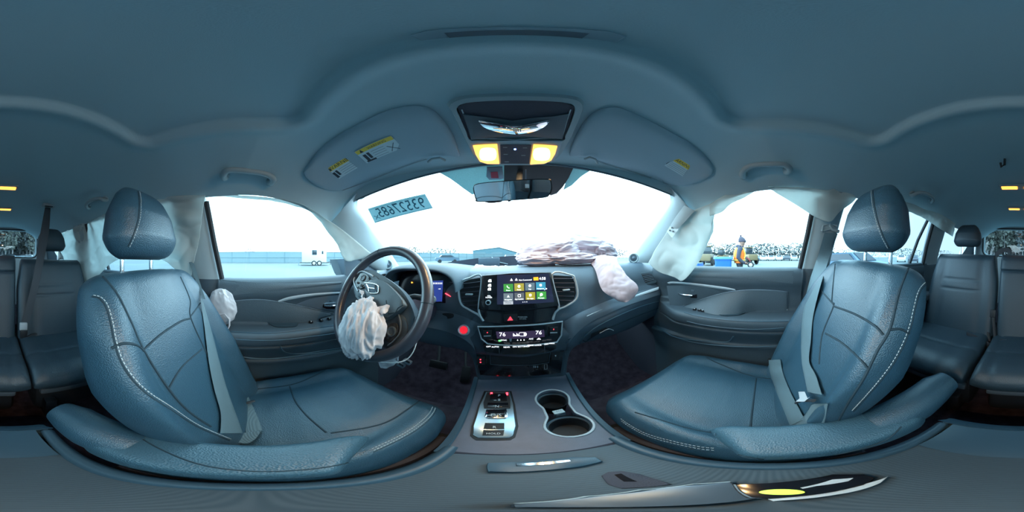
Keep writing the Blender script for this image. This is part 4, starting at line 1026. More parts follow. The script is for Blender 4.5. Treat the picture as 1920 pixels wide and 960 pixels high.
def armrest(s, y0, y1, z0, z1, xi, xo, piv):
    L = s < 0
    rings = []; n = 44
    for k in range(n + 1):
        t = k / n; y = y0 + (y1 - y0) * t; z = z0 + (z1 - z0) * t
        e = max(0, (t - .86) / .14); r = math.sqrt(max(.02, 1 - e * e)); e2 = max(0, (.12 - t) / .12); r *= math.sqrt(max(.05, 1 - e2 * e2))
        cx = s * (xi + xo) / 2; w = (xo - xi) / 2 * (.55 + .45 * r); h = interp([(0, .040), (.3, .036), (1, .026)], t) * r
        row = []
        for j in range(40):
            a = 2 * math.pi * j / 40; inb = (1 - s * sups(math.cos(a), .55)) / 2; row.append(Vector((cx + sups(math.cos(a), .55) * w, y - (.085 if L else .055) * inb * t ** 2.5, z + sups(math.sin(a), .6) * h + (0 if math.sin(a) < 0 else .0))))
        rings.append(row)
    return loft(rings, True, True)
for s in (-1, 1):
    st, SB, SCu, SH = front_seat(s)
    if s < 0: SBL, SCL = SB, SCu
    else: SBR, SCR = SB, SCu
    if s < 0: g = armrest(s, -.20, .150, -.475, -.468, .134, .236, 0)
    else: g = armrest(s, -.25, .090, -.452, -.475, .122, .224, 0)
    am = obj('armrest', g, M['leather_perf'], st, angle=70)
    SA = Surf(*g)
    if s < 0:
        pv = join(tube([(-.155, -.30, -.455), (-.165, -.26, -.45), (-.175, -.20, -.458), (-.185, -.14, -.47)], lambda t: .030 + .018 * math.sin(math.pi * min(1, t * .62 + .1)), 20, 1.0))
        obj('armrest_pivot', pv, M['leather'], st, angle=70)
        P = SA.line([(250, 812), (300, 842), (380, 872), (480, 884), (580, 880), (650, 868), (695, 850)], .0006, 8)
    else:
        pv = join(tube([(.155, -.37, -.405), (.165, -.33, -.41), (.172, -.25, -.435), (.18, -.16, -.455)], lambda t: .030 + .018 * math.sin(math.pi * min(1, t * .62 + .1)), 20, 1.0))
        obj('armrest_pivot', pv, M['leather'], st, angle=70)
        P = SA.line([(1375, 850), (1440, 862), (1520, 860), (1600, 845), (1660, 825), (1690, 800)], .0006, 8)
    obj('armrest_piping', tube(P, .0014, 6), M['seam'], am)
    Q = SA.line([(681, 803), (696, 812), (705, 828), (703, 845), (690, 860), (665, 872)] if s < 0 else [(1341, 812), (1343, 828), (1354, 842), (1372, 853), (1400, 860)], .0006, 8)
    obj('end_piping', tube(Q, .0018, 6), M['rim'], am)
# ------------------------------------------------------------------ rear bench
RY = -1.10
def rear_back(x0, x1, ztop, pad=False, grooves=True, ysh=0):
    w = (x1 - x0) / 2; cx = (x0 + x1) / 2; rings = []; n = 60; NA = 72
    for k in range(n + 1):
        t = k / n; z = -.50 + (ztop + .50) * t; y = RY + .14 - .16 * t + ysh
        e = max(0, (t - .92) / .08); r = math.sqrt(max(.05, 1 - e * e)); th = .13 * r
        wt = w * (1 - (.10 * sstep(.55, 1, t) if not pad else 0)) * (1 - .06 * (1 - r)); row = []
        for j in range(NA):
            a = 2 * math.pi * j / NA; cc = sups(math.cos(a), .4); ss = sups(math.sin(a), .5)
            x = cc * wt; f = ss * th / 2; ax = abs(x) / w
            if ss > 0:
                if grooves:
                    f += .016 * sstep(.6, .9, ax); f -= .006 * math.exp(-((ax - .56) / .03) ** 2)
                    if ax < .56:
                        for tg in (.66, .535): f -= .006 * math.exp(-((t - tg) / .012) ** 2)
                elif pad:
                    f -= .009 * math.exp(-((t - .80) / .014) ** 2); f += .008 * (t > .8)
            row.append(Vector((cx + x, y + f, z)))
        rings.append(row)
    return loft(rings, True, True)
def rear_cush(x0, x1):
    w = (x1 - x0) / 2; cx = (x0 + x1) / 2; rings = []; n = 50; NA = 60
    for k in range(n + 1):
        t = k / n; y = RY + .10 + .50 * t; e = max(0, (t - .8) / .2); r = math.sqrt(max(.05, 1 - e * e)); row = []
        for j in range(NA):
            a = 2 * math.pi * j / NA; cc = sups(math.cos(a), .45); ss = sups(math.sin(a), .5)
            x = cc * w * (1 - .03 * (1 - r)); z = -.565 + .035 * t + ss * .075 * r; ax = abs(x) / w
            if ss > 0: z += .010 * sstep(.6, .9, ax) - .005 * math.exp(-((ax - .58) / .03) ** 2) - .006 * math.exp(-((t - .62) / .02) ** 2)
            row.append(Vector((cx + x, y, z)))
        rings.append(row)
    return loft(rings, True, True)
rl = thing('second_row_bench', 'wide black leather rear seat section behind the driver, spanning the centre', 'seat', (-.25, -.85, -.93))
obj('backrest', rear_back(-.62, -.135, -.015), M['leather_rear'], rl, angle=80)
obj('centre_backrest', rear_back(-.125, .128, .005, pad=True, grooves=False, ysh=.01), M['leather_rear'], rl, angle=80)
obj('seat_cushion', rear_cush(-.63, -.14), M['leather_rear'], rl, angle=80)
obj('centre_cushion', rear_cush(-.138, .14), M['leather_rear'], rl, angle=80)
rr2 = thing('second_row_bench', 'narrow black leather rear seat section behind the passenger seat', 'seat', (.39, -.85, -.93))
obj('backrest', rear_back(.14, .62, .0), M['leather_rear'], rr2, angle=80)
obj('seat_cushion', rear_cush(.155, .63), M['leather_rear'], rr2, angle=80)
for s, par, zz_ in ((-1, rl, .045), (1, rr2, .055)):
    g = sh_(headrest(.225, .165, .11, zz_, RY - .03, .01), (s * .385, 0, 0)); obj('headrest', g, M['leather_rear'], par, angle=80)
    for x in (-.055, .055):
        obj('headrest_post', tube([(s * .385 + x, RY - .03, -.04), (s * .385 + x, RY - .03, zz_ + .02)], .006, 10), M['chrome'], par, 'bright metal headrest post')
for x, par in ((-.40, rl), (.39, rr2), (0, rl)):
    obj('seat_base', box((x, -.83, -.73), (.44 if x else .2, .40, .30), None, .03), M['blackmat'], par)
    obj('front_rail', box((x, -.60, -.665), (.42 if x else .2, .03, .04), None, .01), M['wing'], par)
    if x: 
        for dx in (-.16, .16): obj('floor_bracket', box((x + dx, -.64, -.84), (.05, .10, .15), None, .01), M['blackmat'], par)
# ------------------------------------------------------------------ steering wheel
WT = R(28); WC = Vector((-.389, .325, -.124)); WN = Vector((0, -math.cos(WT), math.sin(WT))); WU = Vector((0, math.sin(WT), math.cos(WT))); WX = Vector((1, 0, 0))
WP = (WC, WN)
def wq(x, y, h=0): return WC + WX * x + WU * y + WN * h
sw_ = thing('steering_wheel', 'dark leather steering wheel turned clockwise with torn hub and deployed bag', 'steering wheel', WC)
RM = .1735
def rimr(a):
    g = .0150; return g
ringp = [wq(math.cos(2 * math.pi * k / 96) * RM, math.sin(2 * math.pi * k / 96) * RM) for k in range(96)]
def torus(Rm, r, n=96, m=18, h=0):
    rings = []
    for k in range(n + 1):
        a = 2 * math.pi * k / n; ce = wq(math.cos(a) * Rm, math.sin(a) * Rm, h); rad = (WX * math.cos(a) + WU * math.sin(a))
        rings.append([ce + rad * (math.cos(2 * math.pi * j / m) * r) + WN * (math.sin(2 * math.pi * j / m) * r * 1.12) for j in range(m)])
    return loft(rings, True, False)
obj('rim', torus(RM, .0152), M['wheel'], sw_, angle=80)
for a in (107, 5, -73, 178):
    a = R(a); ce = wq(math.cos(a) * RM, math.sin(a) * RM); rad = WX * math.cos(a) + WU * math.sin(a)
    obj('rim_seam', tube([ce + rad * (math.cos(2 * math.pi * j / 20) * .0156) + WN * (math.sin(2 * math.pi * j / 20) * .0173) for j in range(20)], .0007, 5, closed=True), M['seam'], sw_)
def wpoly(pts, lift, th, name, m, parent=sw_, bev=.002, sm_=True, **k):
    return ppoly(pts, WP, lift, th, m, parent, name, bev=bev, smooth_pts=sm_, **k)
# spokes and hub
wpoly([(668, 512), (690, 505), (715, 515), (748, 540), (768, 570), (776, 600), (768, 625), (750, 645), (725, 655), (705, 640), (690, 600), (672, 565), (660, 545)], -.035, .030, 'hub_base', M['wheelsp'], bev=.006)
wpoly([(662, 530), (668, 514), (680, 508), (700, 515), (712, 530), (700, 545), (680, 560), (668, 552)], -.012, .012, 'left_spoke', M['wheelsp'], bev=.004)
wpoly([(722, 640), (718, 622), (735, 600), (750, 590), (760, 600), (762, 625), (748, 640), (732, 652)], -.012, .010, 'right_spoke', M['wheelsp'], bev=.003)
wpoly([(700, 526), (722, 529), (745, 548), (762, 570), (758, 580), (742, 592), (725, 600), (708, 592), (694, 566), (690, 540)], -.004, .018, 'hub_cover', M['wheelsp'], bev=.006)
obj('hub_tear', tube([at(a, b, plane=WP) + WN * .0142 for a, b in ((730, 566), (735, 590), (748, 588), (752, 580), (762, 574))], .0014, 6), M['seam'], sw_)
obj('spoke_trim', tube(catm([at(a, b, plane=WP) + WN * .002 for a, b in ((672, 546), (664, 528), (668, 516), (680, 509), (700, 518))], 5), .0028, 8), M['silver'], sw_, 'silver edge of the upper control pad')
obj('spoke_trim', tube(catm([at(a, b, plane=WP) + WN * .002 for a, b in ((748, 590), (752, 605), (750, 625), (738, 640), (728, 648))], 5), .0022, 8), M['wing'], sw_)
cp1 = wpoly([(668, 527), (674, 515), (686, 514), (694, 522), (692, 533), (680, 541), (672, 541)], .001, .004, 'control_pad', M['black'], bev=.0015)
for c, r in (((683, 522.5), .0125), ((673.5, 531.5), .004), ((681, 537), .005)):
    obj('control_button', lathe(at(*c, plane=WP) + WN * .005, WN, [(r, 0), (r, .003), (r * .8, .004), (r * .55, .002), (.0001, .0025)], 24), M['wheelsp'], cp1)
for k in range(4):
    a = R(90 * k + 20); c0 = at(683, 522.5, plane=WP) + WN * .009; obj('button_mark', disc(c0 + (WX * math.cos(a) + WU * math.sin(a)) * .0085, WN, .0014, .0005, 10), M['white_print'], cp1)
cp2 = wpoly([(722, 636), (722, 622), (732, 608), (744, 606), (748, 618), (744, 630), (732, 642)], -.001, .004, 'control_pad', M['blackmat'], bev=.0015)
obj('control_dial', lathe(at(736, 622, plane=WP) + WN * .003, WN, [(.014, 0), (.014, .003), (.011, .004), (.0085, .002), (.0001, .0025)], 28), M['wheelsp'], cp2)
# maker's emblem on the hub
eb = [at(a, b, plane=WP) + WN * .0150 for a, b in ((690, 534), (713, 537), (716.5, 548), (713, 553), (697, 552), (692, 544))]
em = obj('emblem', prism(eb, WN * .0012, .0005), M['dash'], sw_)
obj('emblem_frame', tube(catm([p + WN * .0016 for p in eb], 3, True), .0013, 6, closed=True), M['chrome'], em, 'bright emblem frame')
E = lambda a, b: at(a, b, plane=WP) + WN * .0172
obj('emblem_letter', join(tube([E(694, 536.5), E(697.5, 543), E(699, 550)], .0016, 6), tube([E(710, 538.5), E(709.5, 544), E(713, 551)], .0016, 6), tube([E(697.5, 543), E(709.5, 544.5)], .0016, 6)), M['chrome'], em, 'bright H letter')
# column shroud, stalks
obj('column_shroud', join(loft([[WC + Vector((0, y, dz)) + Vector((math.cos(2 * math.pi * j / 24) * w, 0, math.sin(2 * math.pi * j / 24) * h)) for j in range(24)] for y, dz, w, h in ((.045, -.02, .055, .05), (.10, -.045, .07, .055), (.30, -.12, .08, .06))], True, True)), M['dashlow'], sw_, angle=60)
stk = [(at(752, 560, plane=(WC + Vector((0, .07, 0)), WN))), (at(778, 556, plane=(WC + Vector((0, .06, 0)), WN))), (at(812, 562, plane=(WC + Vector((0, .06, 0)), WN)))]
o = obj('wiper_stalk', tube(stk[:3], lambda t: .007 + .003 * t, 12), M['blackmat'], sw_)
d_ = (stk[2] - stk[1]).normalized()
obj('stalk_end', lathe(stk[2] - d_ * .004, -cdir(820, 561) * 1.0, [(.0001, .012), (.010, .010), (.0125, .004), (.0125, -.006), (.008, -.012)], 24), M['wing'], o)
# ------------------------------------------------------------------ deployed bags
def blob(c, fr, rx_, ry_, rz_, amp, scale, seed, nu=90, nv=60, amp2=.0, sc2=3, an=(1, 1, 1)):
    V = []; F = []
    for i in range(nv + 1):
        ph = math.pi * i / nv
        for j in range(nu):
            th = 2 * math.pi * j / nu; d = Vector((math.sin(ph) * math.cos(th), math.sin(ph) * math.sin(th), math.cos(ph)))
            q = Vector((d.x * an[0], d.y * an[1], d.z * an[2])) * scale + Vector((seed, seed * .7, -seed))
            v = (1 - 2.2 * abs(noise.noise(q))) + .55 * (1 - 2.2 * abs(noise.noise(q * 2.1))) + .12 * (1 - 2 * abs(noise.noise(q * 4.1)))
            k = 1 + amp * (v - .5) + amp2 * noise.noise(d * sc2 + Vector((seed, 0, 0)))
            V.append(Vector(c) + fr @ Vector((d.x * rx_ * k, d.y * ry_ * k, d.z * rz_ * k)))
    for i in range(nv):
        for j in range(nu):
            a = i * nu + j; b = i * nu + (j + 1) % nu; F.append((a, b, b + nu, a + nu))
    return V, F
WF = Matrix((WX, WU, WN)).transposed()
bc = at(677, 616, plane=(WC + WN * .045, WN))
bag = thing('driver_airbag', 'crumpled white nylon bag hanging out of the steering wheel hub', 'airbag', bc)
obj('bag', blob(bc, WF @ rz(25), .064, .077, .036, .17, 1.2, 4.2, 140, 100, an=(2.6, .8, 1.2)), M['airbag'], bag, angle=180)
def psheet(rows, ds, **k):
    return sheet([[at(p[0], p[1], plane=(WC + WN * h, WN)) for p in r] for r, h in zip(rows, ds)], **k)
obj('bag_flap', sheet([[at(690, 556, plane=(WC + WN * .02, WN)), at(683, 560, plane=(WC + WN * .03, WN)), at(676, 548, plane=(WC + WN * .02, WN)), at(672, 542, plane=(WC + WN * .015, WN))], [at(702, 560, plane=(WC + WN * .022, WN)), at(690, 575, plane=(WC + WN * .05, WN)), at(680, 565, plane=(WC + WN * .04, WN)), at(682, 545, plane=(WC + WN * .018, WN))]], 30, 20, .006, 26, 3), M['airbag'], bag)
obj('bag_flap', sheet([[at(705, 578, plane=(WC + WN * .03, WN)), at(714, 574, plane=(WC + WN * .035, WN)), at(724, 570, plane=(WC + WN * .03, WN)), at(731, 573, plane=(WC + WN * .024, WN))], [at(712, 592, plane=(WC + WN * .035, WN)), at(718, 590, plane=(WC + WN * .04, WN)), at(722, 588, plane=(WC + WN * .035, WN)), at(729, 582, plane=(WC + WN * .024, WN))]], 30, 20, .005, 30, 8), M['airbag'], bag)
obj('bag_tail', sheet([[at(a, b, y=.30) for a, b in ((705, 678), (722, 676), (738, 672), (748, 669))], [at(a, b, y=.31) for a, b in ((715, 689), (725, 691), (738, 684), (747, 676))]], 30, 20, .006, 24, 5), M['airbag'], bag)
cbl = catm([at(738, 537, plane=(WC + WN * -.02, WN)), at(760, 552, plane=(WC + WN * -.04, WN)), at(778, 575, plane=(WC + WN * -.04, WN)), at(784, 605, plane=(WC + WN * -.04, WN)), at(780, 645, plane=(WC + WN * -.04, WN)), at(765, 672, plane=(WC + WN * -.04, WN)), at(740, 680, plane=(WC + WN * -.03, WN)), at(705, 678, plane=(WC + WN * -.03, WN))], 8)
obj('loose_cable', tube(cbl, .0016, 8), M['white_print'], None, 'thin pale loose cable looping behind the steering wheel', 'cable')
# passenger dash bag
pb_c = at(1070, 476, y=.86)
pbag = thing('passenger_airbag', 'large crumpled pinkish white bag lying across the dash top', 'airbag', (pb_c.x, pb_c.y, -.05))
def pblob(px, py, y, rx_, rz_, ry_, seed, amp=.20, sc=1.4, rot=0):
    return blob(at(px, py, y=y), Matrix.Rotation(R(rot), 3, 'Y'), rx_, ry_, rz_, amp, sc, seed, 140, 100, an=(.9, 1.2, 1.5))
for nm, px_, py_, y_, a_, b_, c_, sd_, am_, sc_q, ro in (
    ('bag', 1030, 477, .80, .150, .052, .10, 2.3, .13, 1.15, -3), ('bag_fold', 1012, 490, .74, .100, .030, .06, 5.3, .14, 1.2, 3),
    ('bag_fold', 1096, 468, .84, .150, .062, .08, 9.1, .14, 1.1, 6), ('bag_fold', 1132, 476, .80, .075, .055, .07, 7.7, .15, 1.2, 25),
    ('bag_fold', 1075, 489, .72, .14, .024, .06, 3.7, .16, 1.4, 2), ('bag_fold', 1048, 470, .78, .08, .030, .07, 12.7, .16, 1.2, -20)):
    obj(nm, pblob(px_, py_ - 4, y_, a_, b_ * 1.12, c_, sd_, am_, sc_q, ro), M['airbag_pink'], pbag, angle=180)
def dtail(px, py, off): h = SD.hit(px, py)[0]; return h + (CAMC - h).normalized() * off
TD = [(.80, ((1100, 486), (1128, 479), (1158, 482))), (.755, ((1108, 494), (1133, 489), (1158, 490))), (.715, ((1117, 508), (1140, 504), (1166, 503))), (.685, ((1122, 526), (1148, 521), (1177, 518))), (.665, ((1128, 542), (1156, 538), (1192, 531))), (.655, ((1140, 553), (1166, 551), (1197, 543))), (.655, ((1158, 563), (1174, 567), (1188, 558)))]
tl = [[at(a_, b_, d=dd + (-.02 if i_ == 1 else 0)) for i_, (a_, b_) in enumerate(r_)] for dd, r_ in TD]
obj('bag_tail', sheet(tl, 40, 72, .0035, 20, 11, .0025), M['airbag_pink'], pbag, angle=180)
# torn pad strips on the dash top
obj('torn_pad_strip', sheet([[at(a, b, y=.93) for a, b in ((888, 503), (920, 503), (975, 502), (1080, 503))], [at(a, b, y=.96) for a, b in ((892, 495), (920, 499), (975, 498), (1080, 498))]], 60, 8, .006, 30, 2), M['airbag'], None, 'pale torn strip lying along the dash top', 'debris')
# lifted dash panel in front of the windscreen
dpn = thing('lifted_cowl_panel', 'long dark panel lifted at the base of the windscreen behind the screen', 'panel', at(920, 498, y=1.0))
obj('panel', prism([at(a, b, y=1.02) for a, b in ((838, 492), (880, 486), (905, 483), (978, 479), (1000, 480), (1000, 500), (905, 500))], (0, .012, 0), .002), M['dashlow'], dpn)
obj('strap', tube([at(a, b, y=1.01) for a, b in ((922, 482), (935, 491), (952, 495))], .003, 6, .4), M['label'], dpn)
obj('inner_box', box(at(917, 491, y=.99), (.13, .02, .05), None, .004), M['dash'], dpn)
# seat side bag
sb_ = thing('side_airbag', 'white rounded side bag poking out between driver seat and door', 'airbag', (-.63, -.12, -.3))
obj('bag', blob((-.655, -.135, -.19), rz(-8), .030, .058, .072, .10, 1.2, 6.1), M['airbag'], sb_, angle=180)
obj('bag_edge', tube([at(a, b, x=-.63) for a, b in ((405, 590), (422, 588), (430, 598), (430, 610), (426, 618))], .008, 8, .5), M['airbag'], sb_)
# ------------------------------------------------------------------ curtain bags along the roof rails
def curtain(name, label, cols, xt, seed, amp=.012, nu=80, nv=40, sc=9, xb=None):
    """cols: columns of pixels from top to bottom; lateral position goes from xt at the rail to xb"""
    xb = xb if xb is not None else xt; n = len(cols[0])
    rows = [[at(c[r][0], c[r][1], x=xt + (xb - xt) * r / (n - 1)) for c in cols] for r in range(n)]
    return obj(name, sheet(rows, nu, nv, amp, sc, seed, .0012, edge=.12), M['curtain'], None, label, 'airbag', angle=180)
curtain('curtain_airbag', "large white side curtain behind the driver's headrest covering the rear door window",
    [[(112, 432), (114, 460), (118, 486)], [(140, 416), (145, 470), (160, 530)], [(180, 397), (188, 450), (200, 500)], [(225, 383), (232, 430), (240, 478)], [(280, 373), (282, 430), (290, 484)], [(335, 367), (334, 440), (335, 508)], [(385, 366), (374, 440), (357, 524)]], -.575, 1, .016, 110, 60, 7, -.64)
curtain('curtain_airbag', "narrow pale curtain strip folded along the driver's window and pillar foot",
    [[(378, 365), (380, 369)], [(440, 366), (440, 371)], [(500, 370), (500, 376)], [(560, 381), (556, 388)], [(590, 396), (584, 400)], [(607, 408), (608, 426)], [(630, 422), (630, 455)], [(660, 445), (643, 482)], [(690, 470), (655, 490)], [(700, 478), (690, 482)]], -.60, 2, .004, 80, 14, 14, -.63)
curtain('curtain_airbag', "big white curtain hanging over the passenger's front window corner beside the tweeter",
    [[(1262, 418), (1240, 450), (1217, 492)], [(1285, 403), (1262, 450), (1236, 510)], [(1306, 392), (1290, 455), (1262, 520)], [(1324, 385), (1318, 440), (1281, 526)], [(1334, 381), (1334, 425), (1310, 490)], [(1342, 377), (1341, 405), (1337, 435)]], .60, 3, .010, 70, 60, 7, .635)
curtain('curtain_airbag', "small pale curtain fold over the top front of the passenger window",
    [[(1330, 384), (1330, 405)], [(1355, 368), (1352, 398)], [(1380, 358), (1368, 384)], [(1405, 354), (1395, 370)], [(1425, 352), (1418, 357)]], .60, 4, .006, 50, 20, 12)
curtain('curtain_airbag', "white curtain hanging over the top of the passenger's centre pillar",
    [[(1440, 350), (1442, 356)], [(1462, 350), (1462, 366)], [(1495, 351), (1492, 384)], [(1530, 354), (1524, 404)], [(1552, 357), (1548, 415)], [(1572, 352), (1562, 414)], [(1600, 352), (1578, 395)], [(1625, 352), (1600, 380)]], .578, 5, .008, 80, 30, 8, .60)
curtain('curtain_airbag', "thin rolled curtain along the roof edge behind the passenger's headrest",
    [[(1650, 366), (1660, 378)], [(1680, 374), (1690, 394)], [(1710, 382), (1712, 400)], [(1735, 393), (1735, 411)], [(1755, 398), (1755, 424)], [(1775, 408), (1774, 436)], [(1792, 420), (1787, 444)]], .515, 6, .008, 70, 20, 12, .545)
# tether with tag on the passenger curtain
th_ = thing('curtain_tether', "pale fabric strap with small printed tag at the passenger's windscreen pillar", 'strap', at(1265, 430, x=.60))
obj('strap', ribbon([at(a, b, x=.585) for a, b in ((1283, 385), (1268, 405), (1256, 424))], [at(a, b, x=.59) for a, b in ((1303, 395), (1285, 415), (1270, 430))], .004, .004), M['trimlight'], th_)
tg = obj('tag', ribbon([at(a, b, x=.588) for a, b in ((1258, 421), (1250, 434))], [at(a, b, x=.59) for a, b in ((1272, 430), (1260, 446))], .005, .0), M['label'], th_)
for a, b in ((1256, 432), (1260, 427), (1262, 434)): obj('tag_mark', box(at(a, b, x=.580), (.002, .007, .007)), M['dark_print'], tg)
# ------------------------------------------------------------------ sun visors
def skin(S, A, B, off, name, m, parent, n=14, sub=8, label=None, rnd_=.18):
    a = catm([Vector((p[0], p[1], 0)) for p in A], sub); b = catm([Vector((p[0], p[1], 0)) for p in B], sub); T, Bk = [], []
    N = len(a) - 1
    for i, (p, q) in enumerate(zip(a, b)):
        r1, r2 = [], []
        for k in range(n + 1):
            w = p.lerp(q, k / n); e = min(k / n, 1 - k / n, i / N * 1.5, (1 - i / N) * 1.5); o = off * (.35 + .65 * math.sqrt(min(1, e / rnd_)))
            h, nn = S.hit(w.x, w.y, 0); r1.append(h + nn * o); r2.append(h + nn * .0008)
        T.append(r1); Bk.append(r2)
    rings = [r1 + r2[::-1] for r1, r2 in zip(T, Bk)]
    return obj(name, loft(rings, True, True), m, parent, label, angle=60)
vl = thing('sun_visor', "grey sun visor above the driver with two yellow and white warning labels", 'sun visor', CEIL.hit(700, 280)[0])
skin(CEIL, [(568, 322), (585, 297), (614, 267), (671, 232), (728, 206), (776, 197), (812, 206), (845, 244), (862, 288)], [(570, 328), (585, 343), (606, 353), (641, 355), (715, 326), (775, 303), (807, 293), (835, 292), (862, 291)], .016, 'visor_body', M['visor'], vl)
vr = thing('sun_visor', "grey sun visor above the passenger with a single warning label", 'sun visor', CEIL.hit(1200, 280)[0])
skin(CEIL, [(1338, 318), (1330, 300), (1300, 272), (1257, 246), (1187, 211), (1148, 200), (1109, 213), (1082, 248), (1068, 285)], [(1337, 324), (1322, 336), (1301, 344), (1262, 346), (1196, 322), (1140, 306), (1113, 297), (1090, 292), (1068, 290)], .016, 'visor_body', M['visor'], vr)
for v, pts in ((vl, [(804, 296), (812, 290), (826, 288), (836, 293)]), (vr, [(1094, 291), (1103, 287), (1114, 291), (1118, 298)])):
    obj('visor_clip', tube([CEIL.hit(a, b, .022)[0] for a, b in pts], .004, 8), M['handle'], v)
for v, pts in ((vl, [(641, 356), (715, 327.5), (775, 304), (800, 296)]), (vr, [(1262, 347.5), (1196, 323.5), (1140, 307), (1118, 299)])):
    obj('edge_highlight', tube(CEIL.line(pts, .008), .0016, 6), M['trimlight'], v)
def vlabel(par, quad, yel, txt, hpx, ang, icon):
    c = sum(q[0] for q in quad) / 4, sum(q[1] for q in quad) / 4
    h0, n0 = CEIL.hit(*c, .0185)
    a = [CEIL.hit(*q, .0185)[0] for q in quad]; n = (a[1] - a[0]).cross(a[3] - a[0]).normalized()
    if n.dot(CAMC - h0) < 0: n = -n
    pl = (h0, n)
    o = ppoly(quad, pl, 0, .0006, M['label'], par, 'warning_label', 'white and yellow warning label')
    L_ = lambda u, v: (quad[0][0] * (1 - u) * (1 - v) + quad[1][0] * u * (1 - v) + quad[2][0] * u * v + quad[3][0] * (1 - u) * v,
                      quad[0][1] * (1 - u) * (1 - v) + quad[1][1] * u * (1 - v) + quad[2][1] * u * v + quad[3][1] * (1 - u) * v)
    Q = lambda u0, v0, u1, v1: [L_(u0, v0), L_(u1, v0), L_(u1, v1), L_(u0, v1)]
    ppoly(Q(.01, .02, .99, yel), pl, .0008, .0003, M['yellow'], o, 'yellow_band')
    p = L_(.55, yel / 2); ptext(txt, p[0], p[1], hpx, pl, M['dark_print'], o, ang=ang, lift=.0016)
    p = L_(.14, yel / 2); d = hpx * .6
    obj('warning_triangle', prism([at(*L_(.14 + a, yel / 2 + b), plane=pl) + n * .0012 for a, b in ((-.045, .10), (.045, .10), (0, -.12))], n * .0003), M['dark_print'], o)
    k0 = .32 if icon else .06
    for k in range(4):
        v = yel + .12 + k * (1 - yel - .18) / 3.6
        ppoly(Q(k0, v, .66 if icon == 2 else .95, v + .028), pl, .0008, .0003, M['grey_print'], o, 'text_line')
    ppoly(Q(.08, yel + .14, .16, .90), pl, .0008, .0003, M['dark_print'], o, 'pictogram'); ppoly(Q(.19, yel + .10, .26, .80), pl, .0008, .0003, M['dark_print'], o, 'pictogram')
    if icon == 2:
        ppoly(Q(.05, .86, .30, .97), pl, .0008, .0003, M['dark_print'], o, 'pictogram')
        for u0, v0, u1, v1 in ((.74, .9, .92, .45), (.72, .5, .95, .95)): obj('pictogram', tube([at(*L_(u0, v0), plane=pl) + n * .001, at(*L_(u1, v1), plane=pl) + n * .001], .0008, 5), M['dark_print'], o)
vlabel(vl, [(608, 319), (659, 289), (685, 307), (632, 338)], .30, 'WARNING', 6.5, 30, 1)
vlabel(vl, [(664, 285), (733, 254), (755, 278), (688, 306)], .27, 'WARNING', 4.2, 24, 2)
vlabel(vr, [(1256, 287), (1303, 316), (1282, 332), (1232, 303)], .36, 'WARNING', 5, -32, 1)
# ------------------------------------------------------------------ overhead console
on = Vector((0, -.277, -.961)).normalized(); OP = (Vector((0, .23, .366)), on)
oc = thing('overhead_console', 'grey overhead console with open sunglass box and two glowing amber lamps', 'overhead console', at(967, 250, plane=OP))
obj('frame', (lambda outer, inner: loft([[at(a, b, plane=OP) - on * .012 for a, b in outer], [at(a, b, plane=OP) + on * .004 for a, b in [(p[0] * .96 + 967 * .04, p[1] * .96 + 245 * .04) for p in outer]], [at(a, b, plane=OP) + on * .006 for a, b in inner], [at(a, b, plane=OP) - on * .02 for a, b in inner]], True, False))(
    *[[(p.x, p.y) for p in catm([Vector((a, b, 0)) for a, b in L_], 5, True)] for L_ in (
     [(838, 195), (872, 181), (960, 177), (1060, 180), (1096, 194), (1084, 235), (1064, 275), (1046, 298), (1020, 309), (967, 311), (912, 309), (890, 298), (868, 258), (848, 215)],
     [(857, 201), (880, 191), (960, 187), (1050, 190), (1077, 200), (1069, 232), (1060, 252), (1054, 262), (1010, 263.5), (967, 264), (925, 263.5), (884, 262), (874, 245), (864, 222)])]), M['trimlight'], oc, angle=50)
fp = [(884, 262), (925, 263.5), (1010, 263.5), (1054, 262), (1045, 292), (1020, 305), (967, 307), (912, 305), (893, 292)]
ppoly(fp, OP, .001, .006, M['visor'], oc, 'lamp_panel', bev=.001)
ppoly([(858, 200), (880, 191), (960, 187), (1050, 190), (1077, 200), (1060, 262), (875, 262)], OP, .0004, .001, M['dashlow'], oc, 'box_interior')
bxl = ppoly([(868, 212), (900, 218), (960, 226), (1035, 218), (1066, 211), (1054, 260), (884, 261)], OP, .001, .005, M['wheelsp'], oc, 'sunglass_door', bev=.002)
obj('box_edge', tube([at(a, b, plane=OP) + on * .002 for a, b in ((866, 205), (884, 260), (967, 262), (1054, 259), (1070, 205))], .0014, 6), M['silver'], oc)
mv = [(898, 224), (920, 228.5), (965, 231), (1010, 228.5), (1030, 224), (1020, 236), (1000, 245), (967, 251), (935, 246), (908, 237)]
mvp = [at(p.x, p.y, plane=OP) for p in catm([Vector((a, b, 0)) for a, b in mv], 5, True)]; mvc = sum(mvp, Vector()) / len(mvp)
cmr = obj('conversation_mirror', loft([[mvc + (p - mvc) * k_ + on * (.0062 + .010 * (1 - k_ * k_)) for p in mvp] for k_ in (1, .92, .8, .65, .5, .35, .2, .02)], True, True), M['mirror'], bxl, 'small convex mirror', angle=80)
for k in range(4): ppoly([(962 + 4 * k, 238), (964.6 + 4 * k, 238), (964.6 + 4 * k, 241.5), (962 + 4 * k, 241.5)], OP, .0168, .0003, M['white_print'], cmr, 'mirror_mark')
